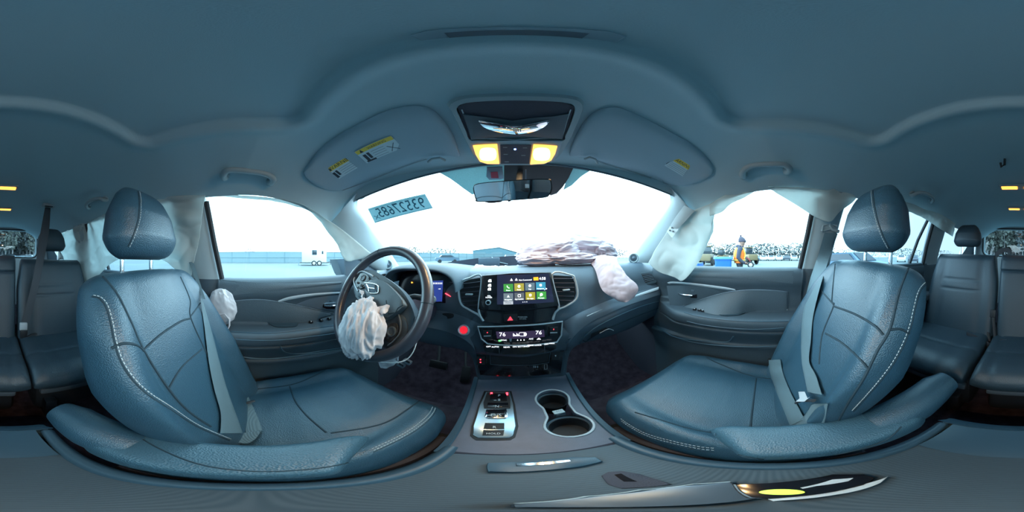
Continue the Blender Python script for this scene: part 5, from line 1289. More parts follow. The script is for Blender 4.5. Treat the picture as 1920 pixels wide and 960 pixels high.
for q, c in (([(887, 270), (932, 267.5), (936, 303.5), (914, 303.5), (900, 299), (892, 286)], (915, 285)), ([(1000, 268), (1044, 271), (1040, 285), (1033, 297), (1020, 303), (994, 304.5)], (1015, 285))):
    lp = ppoly(q, OP, .0072, .004, M['lamp'], oc, 'lamp_lens', 'glowing amber map lamp', bev=.001)
    ppoly([(c[0] - 13, c[1] - 10), (c[0] + 13, c[1] - 10), (c[0] + 13, c[1] + 10), (c[0] - 13, c[1] + 10)], OP, .0113, .0006, M['lampcore'], lp, 'lamp_glow', smooth_pts=True)
for c_ in ((913, 285), (1017, 285)):
    ld = bpy.data.lights.new('map_lamp_light', 'AREA'); ld.shape = 'DISK'; ld.size = .03; ld.energy = .4; ld.color = (1, .62, .28)
    lo = bpy.data.objects.new('map_lamp_light', ld); COL.objects.link(lo); lo.parent = oc
    lo.location = at(*c_, plane=OP) + on * .014 - absloc(oc); lo.rotation_euler = on.to_track_quat('-Z', 'Y').to_euler()
cs = ppoly([(938, 269), (996, 269), (992, 304), (939, 304)], OP, .0072, .002, M['dashlow'], oc, 'switch_panel')
obj('blue_indicator', disc(at(965.5, 276.5, plane=OP) + on * .0092, on, .0028, .001, 14), M['bluelamp'], cs, 'blue indicator light')
for x_, y_ in ((947, 273), (984, 274), (948, 286), (981, 288), (950, 300)): ppoly([(x_ - 4, y_ - .6), (x_ + 4, y_ - .6), (x_ + 4, y_ + .6), (x_ - 4, y_ + .6)], OP, .0094, .0003, M['grey_print'], cs, 'switch_mark')
# ------------------------------------------------------------------ rear-view mirror and sensor housing
md = .46; mc = at(961, 357, d=md); mn = (CAMC - mc).normalized(); mn = (mn + Vector((-.10, 0, -.03))).normalized(); MP = (mc, mn)
rvm = thing('rear_view_mirror', 'black framed rear-view mirror hanging below the overhead console', 'mirror', mc)
mpts = [(887, 352), (893, 345), (920, 341), (990, 336), (1028, 335.5), (1034, 340), (1035, 355), (1030, 366), (1020, 371), (960, 376), (900, 379), (892, 375)]
ppoly(mpts, MP, -.026, .026, M['blackmat'], rvm, 'housing', bev=.004, smooth_pts=True)
ppoly([(961 + (a - 961) * .972, 357 + (b - 357) * .92) for a, b in mpts], MP, .0003, .0008, M['mirror'], rvm, 'mirror_glass', smooth_pts=True)
ppoly([(905, 378), (940, 376.5), (940, 379), (922, 381), (915, 380.5)], MP, -.012, .012, M['blackmat'], rvm, 'button_bar', bev=.001); ppoly([(952, 374.5), (958, 374), (957, 378), (952, 378.5)], MP, -.012, .012, M['blackmat'], rvm, 'dimming_knob', bev=.001)
obj('mount_arm', tube([mc - mn * .02 + Vector((.02, 0, .0)), mc + Vector((.02, .05, .045)), WS.hit(975, 318, .01)[0]], .010, 12), M['blackmat'], rvm)
sens = thing('camera_housing', 'dark trapezoid camera cover on the windscreen behind the mirror', 'camera cover', WS.hit(1010, 330)[0])
def wsp(pts, off, th, name, m, parent, **k):
    P = [WS.hit(a, b, off)[0] for a, b in pts]; n = WS.hit(*pts[0])[1]
    return obj(name, prism(P, n * th, .002 if th > .004 else 0), m, parent, k.get('label'), angle=30)
wsp([(945, 304), (1078, 306), (1066, 333), (1055, 350), (1044, 362), (1032, 366), (1020, 350), (945, 348)], .003, .035, 'cover', M['blackmat'], sens)
wsp([(983, 306), (986, 306), (986, 345), (983, 345)], .0375, .002, 'cover_seam', M['dash'], sens)
fr1 = obj('sun_band', prism([WS.hit(a, b, .0015)[0] for a, b in [(803, 314), (830, 306), (880, 303), (945, 302), (945, 350), (905, 360), (885, 364), (868, 352), (845, 335), (822, 322)]], WS.hit(900, 330)[1] * .0008), M['frit'], None, 'cyan dotted shade band on the windscreen left of the mirror', 'shade band', angle=30)
obj('sun_band', prism([WS.hit(a, b, .0015)[0] for a, b in [(1070, 310), (1090, 306), (1114, 312), (1090, 330), (1072, 347), (1056, 356)]], WS.hit(1080, 330)[1] * .0008), M['frit'], None, 'small cyan dotted shade patch on the windscreen right of the camera cover', 'shade band', angle=30)
tgp = WS.hit(928, 321, .010)
tg = thing('windscreen_tag', 'small grey square tag with dark red print above the mirror', 'tag', tgp[0])
wsp([(913, 311), (942, 310), (944, 331), (939, 333), (917, 334), (912, 328)], .006, .006, 'tag_body', M['wing'], tg)
wsp([(920, 319), (933, 318), (935, 330), (921, 330)], .0125, .0006, 'red_print', M['red_print'], tg)
# lot sticker and small sticker on the windscreen (seen from behind, so the figures read mirrored)
sk = [WS.hit(a, b, .002)[0] for a, b in ((689.5, 391), (797, 363), (812, 390), (703, 418))]
sn = WS.hit(750, 390)[1]; sc_ = sum(sk, Vector()) / 4
lot = thing('lot_sticker', 'pale blue rectangular sticker with mirrored dark numbers on the windscreen', 'sticker', sc_)
obj('paper', prism(sk, -sn * .0008), M['sticker'], lot, smooth=False)
rgt = (sk[1] - sk[0]).normalized(); upv = (sk[0] - sk[3])
hh = upv.length
text('93527685', sc_ + sn * .0022 + rgt * .008 + upv * .02, rgt, upv, hh * .60, M['sticker_ink'], lot, mirror=True, wf=.62)
text('X', sc_ + sn * .004 - (sk[1] - sk[0]) * .425 - upv * .16, rgt, upv, hh * .26, M['sticker_ink'], lot, mirror=True)
for k in (0, 1): obj('border_line', tube([sk[3 * k] * 1.0 + (sk[3] - sk[0]) * (.08 if k == 0 else -.08) + sn * .002, sk[1 + k] + (sk[3] - sk[0]) * (.08 if k == 0 else -.08) + sn * .002], .0006, 4), M['sticker_ink'], lot)
s2 = [WS.hit(a, b, .002)[0] for a, b in ((659, 363), (668, 359), (681, 372), (672, 376))]
so_ = obj('inspection_sticker', prism(s2, -sn * .0006), M['sticker'], None, 'small pale sticker in the upper driver corner of the windscreen', 'sticker', smooth=False)
# ------------------------------------------------------------------ grab handles
def grab(pts, label, lift, grp=None, r=.0105):
    P = [(p.x, p.y) for p in catm([Vector((a, b, 0)) for a, b in pts], 6)]; n = len(P); Q = []
    for i, (a, b) in enumerate(P):
        h, nn = CEIL.hit(a, b, 0); e = min(1, min(i, n - 1 - i) / (n * .16)); Q.append(h + nn * (lift * math.sqrt(e) + .002))
    t = thing('grab_handle', label, 'grab handle', Q[n // 2])
    obj('grip', tube(Q, lambda t_: r * (1.15 - .25 * math.sin(math.pi * t_)), 14, 1.0), M['handle'], t, angle=70)
    for k in (2, n - 3): obj('end_cap', disc(CEIL.hit(*P[k], 0)[0], CEIL.hit(*P[k])[1], r * 1.5, .008, 20, .002), M['handle'], t)
grab([(422, 332), (421, 320), (434, 312), (470, 315), (498, 321), (511, 331), (506, 342)], "curved pale grab handle above the driver's window", .022)
grab([(1394, 331), (1395, 316), (1410, 305), (1440, 301), (1468, 302), (1480, 311), (1474, 321)], "curved pale grab handle above the passenger's window", .022)
grab([(168, 388), (165, 378), (176, 369), (192, 367), (201, 373)], "small folded grab handle above the rear door behind the driver", .02, r=.010)
grab([(1707, 364), (1718, 356), (1735, 357), (1747, 366), (1745, 377)], "small folded grab handle above the rear door behind the passenger", .02, r=.010)
# ------------------------------------------------------------------ rear dome lamps
for px_, py_, lab in ((1914, 349, 'glowing amber dome lamp in the headliner, the nearer of two'), (1916, 390, 'glowing amber dome lamp in the headliner, nearer the rear window')):
    h, n = CEIL.hit(px_, py_, .0)
    t = thing('dome_lamp', lab, 'dome lamp', h)
    obj('housing', box(h + Vector((0, 0, -.004)), (.23, .055, .012), None, .004), M['trimlight'], t)
    for sgn in (-1, 1): obj('lens', box(h + Vector((sgn * .060, 0, -.011)), (.085, .036, .008), None, .003), M['lampcore' if 0 else 'lamp'], t, 'glowing amber lens')
# ------------------------------------------------------------------ belts
def comb(*S): return S
SPIL = None
def strap(surfs, A, B, name, m, parent, off=.006, th=.0014, sub=8, label=None):
    def ht(px, py):
        best = None
        for S in surfs:
            h = S.t.ray_cast(CAMC, cdir(px, py))
            if h[0] is not None and (best is None or (h[0] - CAMC).length < (best - CAMC).length): best = h[0]
        return best
    def ln(L_):
        pts = [(p.x, p.y) for p in catm([Vector((a, b, 0)) for a, b in L_], sub)]; D = []
        for a, b in pts:
            h = ht(a, b); D.append((h - CAMC).length - off if h is not None else None)
        last = next((d for d in D if d), .5); 
        for i, d in enumerate(D):
            if d is None: D[i] = last
            last = D[i]
        for _ in range(3): D = [D[0]] + [min(D[i], (D[i - 1] + D[i + 1]) / 2 + .004) for i in range(1, len(D) - 1)] + [D[-1]]
        return [CAMC + cdir(a, b) * d for (a, b), d in zip(pts, D)]
    return obj(name, ribbon(ln(A), ln(B), th, .001), m, parent, label, angle=60)
db = thing('seat_belt', 'slack grey blue belt lying over the driver seat', 'seat belt', SBL.hit(420, 740)[0])
strap((SBL, SCL), [(376, 560), (383, 610), (392, 680), (402, 730), (414, 775), (413, 812)], [(379, 560), (398, 625), (412, 680), (426, 730), (444, 780), (455, 812)], 'shoulder_strap', M['belt'], db, .012)
strap((SCL,), [(432, 710), (440, 740), (455, 780), (462, 815)], [(449, 703), (462, 735), (480, 775), (492, 806)], 'lap_strap', M['belt'], db, .012)
strap((SCL,), [(414, 810), (440, 812), (470, 810), (491, 806)], [(420, 822), (440, 829), (465, 831), (480, 822)], 'folded_end', M['belt'], db, .016)
tb = [SCL.hit(a, b, .022)[0] for a, b in ((445, 762), (462, 763), (479, 758))]
obj('belt_tongue', tube(tb, .006, 10, .6), M['blackmat'], db, 'dark belt tongue'); 
obj('tongue_plate', tube([tb[1], tb[1] + (SCL.hit(455, 772, .02)[0] - tb[1])], .006, 8, .3), M['chrome'], db)
obj('upper_strap', ribbon([Vector((-.655, -.30, .10)), Vector((-.65, -.285, .02)), SBL.hit(376, 562, .012)[0]], [Vector((-.655, -.262, .10)), Vector((-.65, -.262, .02)), SBL.hit(379, 562, .012)[0] + Vector((0, .004, 0))], .0015), M['belt'], db)
SBP = Surf(*loft(rr, False, False)) if False else None
pbt = thing('seat_belt', 'slack grey blue belt hanging from the centre pillar onto the passenger seat', 'seat belt', SBR.hit(1520, 700)[0])
PX = lambda a, b, x: at(a, b, x=x)
def fpt(a, b, x):
    p = PX(a, b, x); h = SBR.t.ray_cast(CAMC, cdir(a, b))
    if h[0] is not None and (h[0] - CAMC).length < (p - CAMC).length + .012: p = CAMC + cdir(a, b) * ((h[0] - CAMC).length - .016)
    return p
dr = [(1545, 432), (1553, 424), (1565, 430), (1572, 436)]
obj('pillar_loop', join(tube([PX(a, b, .635) for a, b in ((1541, 434), (1543, 423), (1555, 420), (1569, 424))], .006, 8), tube([PX(a, b, .635) for a, b in ((1556, 412), (1556, 424), (1560, 430), (1573, 434))], .008, 8), tube([PX(a, b, .635) for a, b in ((1541, 434), (1556, 430), (1572, 436))], .004, 8)), M['handle'], pbt)
A_ = [fpt(1546, 436, .635), fpt(1535, 475, .645), fpt(1517, 530, .635), fpt(1505, 590, .62), fpt(1502, 640, .60)]
B_ = [fpt(1571, 438, .635), fpt(1558, 475, .645), fpt(1540, 530, .635), fpt(1525, 590, .62), fpt(1520, 640, .60)]
A2 = [fpt(a, b, .6) for a, b in ((1503, 677), (1509, 710), (1514, 735))]; B2 = [fpt(a, b, .6) for a, b in ((1517, 677), (1530, 705), (1541, 740))]
obj('shoulder_strap', ribbon(catm(A_ + A2, 6), catm(B_ + B2, 6), .0015, .001), M['belt'], pbt, angle=60)
strap((SCR, SBR), [(1441, 675), (1444, 700), (1456, 735), (1472, 775), (1481, 798)], [(1463, 674), (1468, 700), (1482, 735), (1500, 770), (1508, 785)], 'lap_strap', M['belt'], pbt, .012)
strap((SCR, SBR), [(1482, 799), (1495, 800), (1525, 799), (1545, 797)], [(1505, 784), (1515, 770), (1525, 758), (1552, 757)], 'folded_end', M['belt'], pbt, .014)
tb = [SBR.hit(a, b, .022)[0] for a, b in ((1511, 754), (1522, 749), (1535, 749), (1552, 752))]
obj('belt_tongue', tube(tb, .0045, 10, .7), M['blackmat'], pbt, 'dark belt tongue')
tp = [SBR.hit(a, b, .026)[0] for a, b in ((1518, 734), (1530, 733), (1536, 744), (1545, 747), (1530, 750), (1514, 751), (1521, 745))]
obj('tongue_plate', prism(tp, (CAMC - tp[0]).normalized() * .002), M['silver'], pbt, 'bright tongue plate')
obj('lap_anchor', box(at(1452, 676, x=.63), (.012, .055, .02), None, .004), M['blackmat'], pbt)
# rear centre belt from the roof
rb = thing('rear_center_belt', 'dark belt running from the roof down to a buckle on the rear seat', 'seat belt', at(60, 560, y=-.97))
p0, p1 = at(91, 386, y=-1.10), at(44, 604, y=-.91)
A_ = [at(84.5, 388, y=-1.10), at(75, 440, y=-1.05), at(62, 520, y=-.98), at(40, 603, y=-.91)]; B_ = [at(95, 388, y=-1.10), at(91, 440, y=-1.05), at(76, 520, y=-.98), at(55, 605, y=-.91)]
obj('webbing', ribbon(catm(A_, 6), catm(B_, 6), .0018, .001), M['beltdark'], rb, angle=60)
ho = CEIL.hit(91, 384, .006)[0]; obj('roof_outlet', box(ho, (.085, .05, .02), None, .006), M['handle'], rb)
obj('outlet_slot', box(ho + Vector((0, .012, -.010)), (.055, .02, .006), None, .002), M['blackmat'], rb)
obj('buckle', box(at(44, 612, y=-.905), (.045, .022, .05), None, .006), M['silver'], rb, 'bright metal tongue')
obj('buckle_body', box(at(44, 626, y=-.90), (.042, .028, .06), None, .008), M['blackmat'], rb)
obj('strap_end', tube([at(50, 632, y=-.89), at(60, 627, y=-.90), at(75, 622, y=-.93)], .010, 8, .5), M['blackmat'], rb)
for (a, b, a2, b2, lab) in ((1862, 590, 1866, 636, 'black buckle standing up between the rear seat sections'), (1848, 600, 1856, 640, 'black buckle stalk leaning beside the rear seat split')):
    t = thing('belt_buckle', lab, 'buckle', at(a2, b2, y=-.90))
    obj('stalk', tube([at(a2, b2, y=-.88), at((a + a2) / 2, (b + b2) / 2, y=-.91), at(a, b, y=-.94)], .011, 10, .6), M['blackmat'], t)
    obj('head', box(at(a, b - 2, y=-.94), (.035, .024, .05), rx(15), .007), M['blackmat'], t)
t = thing('buckle_straps', 'short black straps lying on the rear cushion in front of the buckles', 'strap', at(1845, 640, y=-.84))
obj('strap', ribbon(catm([at(a, b, y=-.84) for a, b in ((1812, 622), (1832, 630), (1850, 640), (1862, 646))], 4), catm([at(a, b, y=-.84) for a, b in ((1812, 630), (1830, 638), (1846, 648), (1858, 654))], 4), .003, .002), M['beltdark'], t)
obj('strap_tail', ribbon(catm([at(a, b, y=-.84) for a, b in ((1862, 640), (1880, 636), (1900, 640))], 4), catm([at(a, b, y=-.84) for a, b in ((1862, 650), (1880, 644), (1900, 645))], 4), .003, .002), M['beltdark'], t)
obj('retractor_loop', ribbon(catm([at(a, b, y=-1.17) for a, b in ((1862, 484), (1870, 470), (1886, 464), (1898, 470))], 5), catm([at(a, b, y=-1.17) for a, b in ((1868, 486), (1876, 476), (1888, 472), (1893, 478))], 5), .004, .002), M['beltdark'], None, 'black belt loop curling over the rear seat top beside the rear window', 'strap')
h = CEIL.hit(1880, 433)[0]
obj('roof_hook', tube([h, h + Vector((0, 0, -.03)), h + Vector((.012, .0, -.04)), h + Vector((.015, 0, -.02))], .005, 8), M['blackmat'], None, 'small black hook under the roof in front of the rear window', 'hook')
# ------------------------------------------------------------------ pedals, floor mats
pd = thing('brake_pedal', 'black brake pedal hanging in the driver footwell', 'pedal', at(822, 686, y=.86))
obj('pedal_pad', box(at(822, 684, y=.84), (.11, .02, .055), rx(-25), .006), M['rubber'], pd); obj('pedal_arm', tube([at(822, 680, y=.86), at(824, 650, y=.95), at(826, 630, y=1.0)], .010, 8), M['blackmat'], pd)
pd2 = thing('accelerator_pedal', 'black accelerator pedal beside the centre console', 'pedal', at(873, 706, y=.86))
obj('pedal_pad', box(at(873, 702, y=.86), (.05, .02, .12), rx(-30), .006), M['rubber'], pd2); obj('pedal_arm', tube([at(873, 690, y=.88), at(873, 660, y=.97)], .008, 8), M['blackmat'], pd2)
fm = thing('floor_mat', 'dark carpet mat in the driver footwell', 'floor mat', (-.42, .6, -.925))
def slabz(pts, z, th, name, m, parent, bev=.004): return obj(name, prism([Vector((x, y, z)) for x, y in pts], (0, 0, th), bev), m, parent, angle=30)
slabz([(-.62, .40), (-.19, .40), (-.19, .72), (-.28, .80), (-.45, .82), (-.60, .80)], -.926, .012, 'mat', M['mat_carpet'], fm)
fm2 = thing('floor_mat', 'dark carpet mat in the passenger footwell', 'floor mat', (.42, .6, -.925))
slabz([(.62, .40), (.22, .40), (.20, .75), (.30, .82), (.50, .82), (.62, .78)], -.926, .012, 'mat', M['mat_carpet'], fm2)
oc_ = thing('diagnostic_plug', 'pale grey plug hanging under the steering column', 'plug', at(755, 680, y=.42))
for a, b in ((752, 684), (764, 678)):
    o = obj('plug_body', box(at(a, b, y=.43), (.030, .018, .016), ry(15), .003), M['wing'], oc_)
    obj('socket_face', box(at(a, b, y=.419), (.018, .002, .008), ry(15), 0), M['black'], oc_)
# driver door mirror outside
ms = thing('side_mirror', "dark door mirror outside the driver's window beside the pillar", 'mirror', Vector((-.87, .52, -.08)))
mm_ = [at(a, b, x=-.86) for a, b in ((631, 486), (648, 485), (655, 492), (655, 518), (646, 522), (641, 515), (636, 500))]
obj('mirror_housing', prism(mm_, (-.16, .03, 0), .012), M['dash'], ms, angle=50)
obj('mirror_stem', box(Vector((-.78, .55, -.10)), (.12, .06, .04), None, .01), M['blackmat'], ms)
# ------------------------------------------------------------------ the yard outside (world axes)
def W_(px, py, d): return wat(px, py, d)
def gp(px, d): 
    lon = (px - 960) / 1920 * 2 * math.pi; return Vector((math.sin(lon) * d, math.cos(lon) * d, 0))
def ob(name, geo, m, parent=None, **k): return obj(name, geo, m, parent, car=False, **k)
def th(name, label, cat, loc, **k): return thing(name, label, cat, loc, car=False, **k)
M['asphalt'] = mat('pale_asphalt', (.115, .145, .155), .9, var=(.15, .15), bump=(3, .4))
M['asph_near'] = M['asphalt']
M['fence'] = mat('pale_blue_sheet_fence', (.17, .245, .275), .6, wave=('X', 6, .3))
M['fence_post'] = mat('fence_post_steel', (.13, .22, .27), .5)
M['white_body'] = mat('white_painted_body', (.62, .64, .65), .4)
M['shed'] = mat('pale_blue_shed', (.15, .27, .32), .6)
M['bark'] = mat('grey_brown_bark', (.12, .12, .12), .9)
M['leaf'] = mat('dull_olive_foliage', (.07, .10, .08), .9, var=(2, .4))
M['leaf2'] = mat('grey_winter_twigs', (.07, .085, .09), .9, var=(2, .4))
M['leaf3'] = mat('dark_pine_foliage', (.06, .07, .06), .9, var=(2, .4))
M['loader_y'] = mat('loader_tan_paint', (.20, .145, .075), .5)
M['tyre'] = mat('tyre_rubber', (.02, .022, .025), .8)
M['hub'] = mat('pale_wheel_hub', (.5, .52, .54), .4)
M['carglass'] = mat('car_dark_glass', (.03, .045, .06), .1)
M['vest'] = mat('orange_safety_vest', (.95, .22, .03), .7)
M['vest_y'] = mat('yellow_vest_band', (.9, .62, .10), .6)
M['hoodie'] = mat('grey_blue_hoodie', (.055, .06, .09), .9)
M['beanie'] = mat('grey_knit_beanie', (.075, .07, .10), .95)
M['skin_'] = mat('skin', (.30, .17, .13), .6)
M['trousers'] = mat('dark_trousers', (.04, .045, .055), .9)
M['bluebin'] = mat('blue_plastic_bin', (.02, .14, .48), .5)
M['bluelid'] = mat('pale_blue_lid', (.10, .28, .42), .5)
n_ = 24; gv = [Vector((-150 + 300 * i / n_, -150 + 300 * j / n_, 0)) for j in range(n_ + 1) for i in range(n_ + 1)]
ob('ground', (gv, [(j * (n_ + 1) + i, j * (n_ + 1) + i + 1, (j + 1) * (n_ + 1) + i + 1, (j + 1) * (n_ + 1) + i) for j in range(n_) for i in range(n_)]), M['asphalt'], kind='structure', label='pale asphalt of the storage yard')
def fence(A, B, label, h=2.05, seg=3.2):
    A = Vector(A); B = Vector(B); d = (B - A).normalized(); L = (B - A).length; n = max(1, round(L / seg))
    t = th('yard_fence', label, 'fence', (A + B) / 2)
    nr = Vector((-d.y, d.x, 0))
    if nr.dot(-A) < 0: nr = -nr
    for k in range(n):
        a = A + d * (L * k / n); b = A + d * (L * (k + 1) / n)
        ob('fence_panel', prism([a + Vector((0, 0, .05)), b + Vector((0, 0, .05)), b + Vector((0, 0, h)), a + Vector((0, 0, h))], nr * .04), M['fence'], t)
        ob('fence_post', box(a + Vector((0, 0, h / 2)) + nr * .06, (.07, .07, h + .02), Matrix.Rotation(math.atan2(d.y, d.x), 3, 'Z')), M['fence_post'], t)
    for z in (.12, h * .5, h + .0): ob('fence_rail', tube([A + nr * .08 + Vector((0, 0, z)), B + nr * .08 + Vector((0, 0, z))], .03, 4), M['fence_post'], t)
fence((-30.5, -14, 0), (-28, 18, 0), 'pale blue sheet metal fence behind the white trailer')
fence((-28, 18, 0), (-12, 50, 0), 'pale blue sheet metal fence ahead of the car, running to the shed')
fence((-12, 50, 0), (6, 60, 0), 'pale sheet fence section directly ahead behind the shed')
# white trailer
tr = th('white_trailer', 'white box trailer with two small dark windows parked before the fence', 'trailer', gp(589, 23))
c = gp(589, 23); ux = Vector((math.cos(R(-69.6)), -math.sin(R(-69.6)), 0)) ; ux = Vector((c.y, -c.x, 0)).normalized(); uy = c.normalized()
rt = Matrix((ux, uy, Vector((0, 0, 1)))).transposed()
ob('trailer_body', box(c + Vector((0, 0, 1.45)), (3.35, 2.0, 2.05), rt, .06), M['white_body'], tr)
ob('trailer_window', box(c + rt @ Vector((.05, -1.02, 1.78)), (.62, .05, .62), rt, .01), M['carglass'], tr)
ob('trailer_window', box(c + rt @ Vector((1.15, -1.02, 1.78)), (.20, .05, .40), rt, .01), M['carglass'], tr)
for x in (.0, .72):
    w = ob('trailer_wheel', lathe(c + rt @ Vector((x - .02, -1.0, .33)), -uy, [(.0001, .12), (.16, .12), (.2, .10), (.33, .10), (.34, .06), (.34, -.08), (.2, -.08)], 28), [M['tyre']], tr)
    ob('wheel_hub', disc(c + rt @ Vector((x - .02, -1.11, .33)), -uy, .2, .03, 24), M['hub'], w)
ob('chassis', box(c + Vector((0, 0, .40)), (3.9, 1.7, .08), rt, .01), M['blackmat'], tr)
ob('drawbar', tube([c + rt @ Vector((1.6, 0, .42)), c + rt @ Vector((2.4, 0, .45))], .05, 6), M['blackmat'], tr)
ob('jack_post', tube([c + rt @ Vector((2.3, 0, .8)), c + rt @ Vector((2.3, 0, .02))], .04, 6), M['blackmat'], tr)
ob('side_frame', tube([c + rt @ Vector((-2.1, -.9, .03)), c + rt @ Vector((-2.1, -.9, 1.0)), c + rt @ Vector((-1.7, -.9, 1.0))], .03, 5), M['fence_post'], tr)
# shed
sc1 = gp(926, 62); ux = Vector((sc1.y, -sc1.x, 0)).normalized(); uy = sc1.normalized(); rt = Matrix((ux, uy, Vector((0, 0, 1)))).transposed()
sd = th('metal_shed', 'long pale blue metal shed with low gable beyond the windscreen', 'building', sc1)
pr = lambda x, z: sc1 + rt @ Vector((x, 0, z))
ob('shed_wall', prism([pr(-8, 0), pr(9, 0), pr(9, 2.4), pr(2, 4.3), pr(-8, 3.2)], uy * 10), M['shed'], sd)
ob('shed_roof', prism([pr(-8.3, 3.2), pr(2, 4.4), pr(9.3, 2.5), pr(9.3, 2.7), pr(2, 4.7), pr(-8.3, 3.45)], uy * 10.3 ), M['fence'], sd)
for x in (-5.2, 1.2): ob('shed_door', box(sc1 + rt @ Vector((x, -.05, 1.4)), (4.2, .1, 2.6), rt, .02), M['fence'], sd)
# trees
def tree(px, d, h, w, m, label, seed, bare=False, group=None):
    r = random.Random(seed); c = gp(px, d); t = th('tree', label, 'tree', c, group=group)
    ob('trunk', tube([c, c + Vector((r.uniform(-.2, .2), 0, h * .5)), c + Vector((r.uniform(-.3, .3), 0, h * .9))], lambda q: h * .018 * (1.1 - q), 6), M['bark'], t)
    V = []; F = []
    for k in range(260 if not bare else 400):
        a = r.uniform(0, 6.28); q = r.random() ** .5; z = r.uniform(-1, 1)
        rr_ = math.sqrt(1 - z * z) * w / 2 * (.5 + .5 * r.random())
        p = c + Vector((math.cos(a) * rr_, math.sin(a) * rr_, h * .62 + z * h * .38)); s_ = h * (.035 if not bare else .030) * r.uniform(.6, 1.5)
        u = Vector((r.gauss(0, 1), r.gauss(0, 1), r.gauss(0, 1))).normalized(); v = u.cross(Vector((r.gauss(0, 1), r.gauss(0, 1), .3))).normalized()
        n = len(V); V += [p + u * s_, p + v * s_, p - u * s_, p - v * s_]; F.append((n, n + 1, n + 2, n + 3))
    ob('crown', (V, F), m, t, smooth=False)
    if bare:
        bs = []
        for k in range(9):
            a = r.uniform(0, 6.28); z0 = h * r.uniform(.3, .6); bs.append(tube([c + Vector((0, 0, z0)), c + Vector((math.cos(a) * w * .45, math.sin(a) * w * .45, z0 + h * r.uniform(.2, .4)))], lambda q: h * .006 * (1.2 - q), 4))
        ob('branches', join(*bs), M['bark'], t)
    return t
k = 0
for px, d, h, w in ((446, 80, 3.0, 3.5), (452, 80, 3.2, 3.5), (459, 80, 3.4, 4), (417, 80, 2.6, 2.5)): tree(px, d, h, w, M['leaf2'], 'small dark bushy tree far beyond the side fence', k, group='bushy trees beyond the side fence'); k += 1
tree(469, 75, 4.6, 5, M['leaf2'], 'pale bare tree standing highest beyond the side fence', 40, bare=True)
tree(478, 80, 3.0, 3, M['leaf2'], 'small grey tree at the end of the row beyond the side fence', 41)
for i in range(16):
    px = 765 + i * 7.2; hh = 5.2 + 2.2 * math.sin(i * 1.1) * .4 + rnd.uniform(-.3, .9) - (1.2 if i > 12 else 0)
    tree(px, 95 + rnd.uniform(-6, 6), hh, 7, M['leaf'], 'dull green tree in the distant row ahead of the car', 50 + i, group='distant trees ahead')
for i in range(6): tree(1140 + i * 7, 85 + rnd.uniform(-4, 4), 5.4 - i * .25, 6, M['leaf2'], 'hazy tree behind the passenger end of the dashboard', 80 + i, bare=i % 2 == 0, group='hazy trees ahead on the passenger side')
for i in range(30):
    px = 1296 + i * 8.8; 
    if px > 1560: break
    tree(px, 92 + rnd.uniform(-8, 8), 7.5 + rnd.uniform(-1.6, 1.4), 8, M['leaf2'], 'bare winter tree in the line behind the parked cars', 100 + i, bare=True, group='bare trees behind the parked cars')
bg_ = []
for i in range(900):
    px = 1290 + 290 * rnd.random(); c = gp(px, 96 + rnd.uniform(-3, 3)); s_ = rnd.uniform(.5, 1.1); z = 3.4 * rnd.random() ** 1.4
    a_ = rnd.uniform(0, 3.14); u = Vector((math.cos(a_), math.sin(a_), .3)) * s_; v = Vector((.2, -.1, 1)) * s_ * .8; p = c + Vector((0, 0, z)); bg_.append(([p + u, p + v, p - u, p - v], [(0, 1, 2, 3)]))
ob('undergrowth', join(*bg_), M['leaf3'], None, label='dark scrub under the bare tree line beyond the parked cars', cat='bushes', kind='stuff', smooth=False)
for i in range(30):
    px = 1838 + i * 6.6
    tree(px % 1920, 58 + rnd.uniform(-6, 6), 13 + rnd.uniform(-1.5, 2.5), 5, M['leaf3'] if i % 3 else M['leaf2'], 'tall thin pine in the wood behind the car', 170 + i, group='pines behind the rear window')
for i in range(12): tree(1575 + i * 18, 90, 5 + rnd.uniform(-1, 1), 9, M['leaf3'], 'dark tree seen through the rear side windows', 210 + i, group='dark trees beyond the rear side windows')
def scrub(px0, px1, d0, top, n, seed, label, m):
    r = random.Random(seed); gs = []
    for i in range(n):
        c = gp(px0 + (px1 - px0) * r.random(), d0 + r.uniform(-3, 3)); s_ = r.uniform(.5, 1.2); z = top * r.random() ** 1.2
        a_ = r.uniform(0, 3.14); u = Vector((math.cos(a_), math.sin(a_), .3)) * s_; v = Vector((.2, -.1, 1)) * s_ * .9; p = c + Vector((0, 0, z)); gs.append(([p + u, p + v, p - u, p - v], [(0, 1, 2, 3)]))
    ob('undergrowth', join(*gs), m, None, label=label, cat='bushes', kind='stuff', smooth=False)
scrub(1832, 2040, 66, 8.5, 2600, 5, 'dense dark undergrowth of the wood behind the rear window', M['leaf2'])
